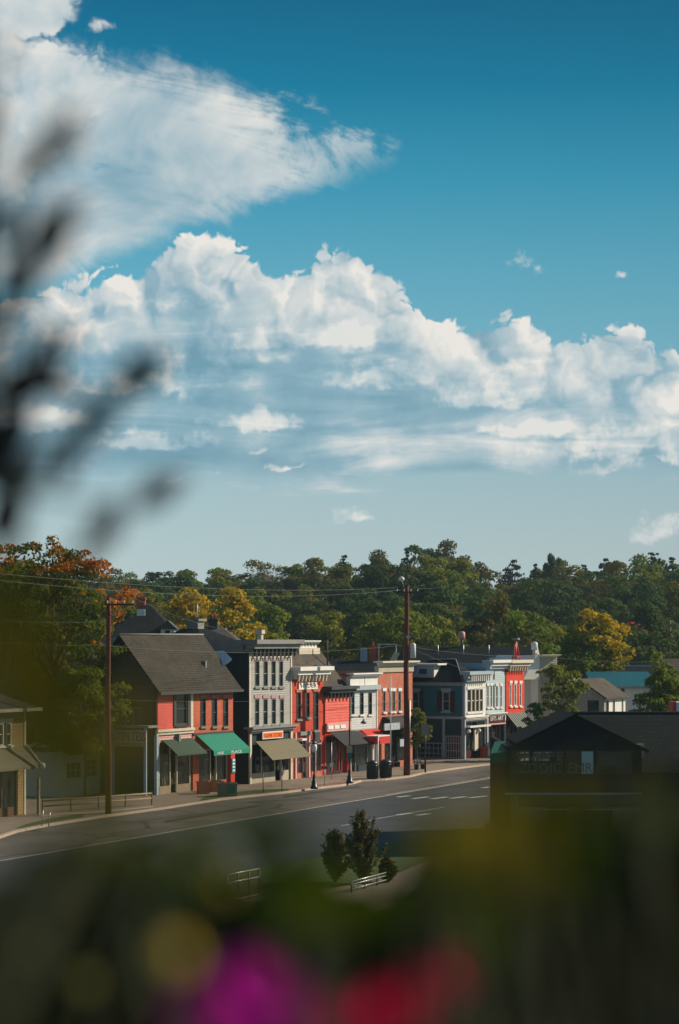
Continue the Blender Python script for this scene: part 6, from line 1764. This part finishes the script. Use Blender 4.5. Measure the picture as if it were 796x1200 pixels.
plant('green_shrub', 'blurred green leaves over the near lane of the road', (.1, 1.0), blades([
    (300, 968, 1.1, 62, 4), (340, 990, 1.1, 62, 4), (270, 945, 1.2, 44, 2), (325, 945, 1.2, 40, 2), (490, 950, 1.2, 40, 2), (520, 975, 1.15, 50, 3), (370, 1030, 1.2, 50, 2), (255, 985, .95, 70, 2), (220, 1010, 1.0, 90, 3), (350, 960, 1.1, 50, 2), (500, 975, 1.05, 70, 2), (520, 1030, 1.0, 90, 3), (475, 1010, 1.1, 50, 2), (335, 1040, 1.0, 80, 3),
    (480, 1065, 1.0, 80, 3), (400, 1075, 1.0, 80, 3), (180, 1040, 1.0, 90, 3), (130, 1010, 1.0, 80, 2), (640, 960, 1.1, 60, 2), (690, 990, 1.0, 90, 3), (780, 950, 1.0, 90, 3), (665, 1050, 1.0, 90, 2), (590, 1070, 1.0, 90, 2)], 5), M['fg_green'], 'shrub', 5, 1.6)

# dark leafy mass filling the bottom of the frame
def mass(x0, x1, ytop, n, d0, d1, seed, L_=(.05, .085), ybot=1330):
    r = random.Random(seed); out = []
    while len(out) < n:
        px = r.uniform(x0, x1); yt = ytop(px); t = r.random(); py = yt + (ybot - yt) * t ** 1.1; d = r.uniform(d0, d1)
        out.append((wp(px, py, d), r.uniform(*L_)))
    return out
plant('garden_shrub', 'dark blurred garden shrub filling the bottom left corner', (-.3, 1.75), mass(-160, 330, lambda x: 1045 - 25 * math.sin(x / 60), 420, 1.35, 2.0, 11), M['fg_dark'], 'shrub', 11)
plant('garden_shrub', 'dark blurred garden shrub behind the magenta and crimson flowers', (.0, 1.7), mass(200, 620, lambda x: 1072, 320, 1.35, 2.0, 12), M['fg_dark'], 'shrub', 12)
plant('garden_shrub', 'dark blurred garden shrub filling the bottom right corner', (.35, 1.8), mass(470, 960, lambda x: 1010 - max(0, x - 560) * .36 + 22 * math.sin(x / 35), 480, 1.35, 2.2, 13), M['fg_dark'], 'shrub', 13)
plant('garden_shoots', 'loose dark green shoots standing above the dark shrubs, blurred', (.05, 2.0), mass(150, 350, lambda x: 975, 20, 1.5, 2.4, 14, (.03, .05), 1080) + mass(470, 560, lambda x: 1000, 12, 1.5, 2.4, 18, (.03, .05), 1080), M['fg_dark'], 'plant', 14, 2.6)
plant('yellowing_shrub', 'scattered yellowing leaves with soft round highlights along the lower part', (.15, 1.3), blades([
    (150, 1060, 1.5, 26, 2), (240, 1050, 1.4, 30, 2), (290, 1010, 1.7, 26, 3), (180, 1015, 1.7, 26, 3), (470, 1035, 1.7, 26, 3), (540, 950, 1.8, 22, 2), (250, 965, 1.8, 20, 2), (30, 1060, 1.5, 26, 2), (680, 1010, 1.6, 26, 2), (310, 1065, 1.5, 22, 2), (385, 1050, 1.6, 26, 2), (440, 1075, 1.4, 30, 2), (500, 1050, 1.5, 26, 2), (560, 985, 1.5, 30, 3), (600, 955, 1.6, 26, 2), (640, 1040, 1.4, 26, 2),
    (90, 1040, 1.4, 26, 2), (60, 1100, 1.3, 22, 1), (200, 990, 1.6, 24, 2), (330, 985, 1.6, 22, 2), (520, 1010, 1.5, 30, 2), (710, 985, 1.4, 26, 2), (770, 1000, 1.5, 20, 1), (610, 1100, 1.3, 20, 1)], 9, 18), M['fg_yellow'], 'shrub', 9, 1.7)
# flowers
t, off = plant('petunia_plant', 'magenta flowering plant, strongly blurred, at the bottom left of centre', (-.05, 1.15), mass(180, 420, lambda x: 1125, 10, 1.25, 1.4, 15, (.03, .045)), M['fg_dark'], 'flowers', 15)
for i, (px, py, d, rd) in enumerate([(300, 1152, 1.12, .016), (240, 1182, 1.12, .018), (355, 1186, 1.14, .016), (290, 1212, 1.12, .020), (335, 1160, 1.2, .012)]):
    flower(t, off, wp(px, py, d), rd, M['magenta'], (.45, -.85, .35), i)
t, off = plant('petunia_plant', 'crimson flowering plant, strongly blurred, at the bottom centre', (.07, 1.25), mass(400, 560, lambda x: 1150, 14, 1.35, 1.5, 16, (.03, .045)), M['fg_dark'], 'flowers', 16)
for i, (px, py, d, rd) in enumerate([(400, 1194, 1.2, .011), (450, 1184, 1.2, .014), (497, 1162, 1.2, .013), (538, 1138, 1.2, .010), (445, 1202, 1.2, .013), (490, 1182, 1.2, .012)]):
    flower(t, off, wp(px, py, d), rd, M['crimson'], (.5, -.8, .3), i + 9)
t, off = plant('pink_flower_plant', 'small pale pink flower blurred against the dark building at the right', (.42, 2.2), mass(700, 830, lambda x: 945, 14, 2.2, 2.5, 17, (.03, .05), 1000), M['fg_dark'], 'flowers', 17)
flower(t, off, wp(764, 918, 2.1), .013, M['pale_pink'], (.5, -.8, .3), 21)
# pale seed heads catching the sun: soft discs
for i, (px, py, d, L_, lab) in enumerate([(210, 1117, 1.0, .0042, 'round pale blossom over the magenta flowers'), (402, 1055, 1.2, .0035, 'pale blossom below the taller evergreen shrub'), (474, 1042, 1.3, .0035, 'faint blossom right of the taller evergreen shrub'),
                                          (40, 1112, 1.3, .004, 'faint blossom in the bottom left corner'), (262, 1038, 1.15, .0034, 'tan blossom left of the steel railing'), (100, 1150, 1.3, .0035, 'faint blossom low in the left corner')]):
    gz_ = ground_h(at(px, d), d); off = Vector((at(px, d), d, gz_)); t = thing('blossom_stalk', lab, 'flowers', tuple(off), 0, 'single blossoms in the shrubs')
    c = wp(px, py, d) - off; pt = MB(); rr_ = random.Random(i)
    for k in range(9):
        a = 2 * math.pi * k / 9; ax = Vector((math.cos(a), -.35, math.sin(a))); leaf_into(pt, c + ax * L_ * .9, ax, Vector((0, -1, .1)), L_ * 1.8, L_ * .9, .2)
    pt.build('petals', M['cream_petal'], t, fix=False); MB().lathe([(.0005, c.z - .003), (L_ * .35, c.z - .001), (L_ * .35, c.z + .001), (.0005, c.z + .003)], c.x, c.y, 8).build('flower_centre', M['fg_yellow'], t)
    MB().tube([(0, 0, 0), (c.x * .6 + .02, c.y, c.z * .6), (c.x, c.y + .002, c.z - .002)], [.003, .002, .001], 5).build('stem', M['fg_stem'], t)
# unseen hedge added outside the right edge to shade the garden
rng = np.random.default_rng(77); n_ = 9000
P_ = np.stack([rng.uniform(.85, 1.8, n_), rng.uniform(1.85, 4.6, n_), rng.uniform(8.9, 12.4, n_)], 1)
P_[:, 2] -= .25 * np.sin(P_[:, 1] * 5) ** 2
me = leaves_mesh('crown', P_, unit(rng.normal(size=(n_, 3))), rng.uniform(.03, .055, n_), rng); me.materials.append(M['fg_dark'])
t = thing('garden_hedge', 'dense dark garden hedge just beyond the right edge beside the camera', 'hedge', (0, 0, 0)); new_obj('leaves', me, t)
hb = MB()
for k in range(8): y_ = 1.95 + k * .33; hb.tube([(1.3, y_, ground_h(1.3, y_)), (1.35, y_ + .1, 10.5), (1.3, y_, 12.0)], [.02, .014, .005], 6)
hb.build('stems', M['bark'], t)

# ------------------------------------------------------------------ air between the camera and the hill
hz_ = MB().box(-700, 700, -80, 700, -1.5, 40).build('haze', bpy.data.materials.new('thin_air'))
hm = hz_.data.materials[0]; hm.use_nodes = True; hm.node_tree.nodes.clear()
vo = hm.node_tree.nodes.new('ShaderNodeOutputMaterial'); vp = hm.node_tree.nodes.new('ShaderNodeVolumePrincipled')
vp.inputs['Color'].default_value = (.55, .80, .92, 1); vp.inputs['Density'].default_value = .00011; vp.inputs['Anisotropy'].default_value = .2
hm.node_tree.links.new(vp.outputs[0], vo.inputs['Volume'])
hz_['kind'] = 'stuff'
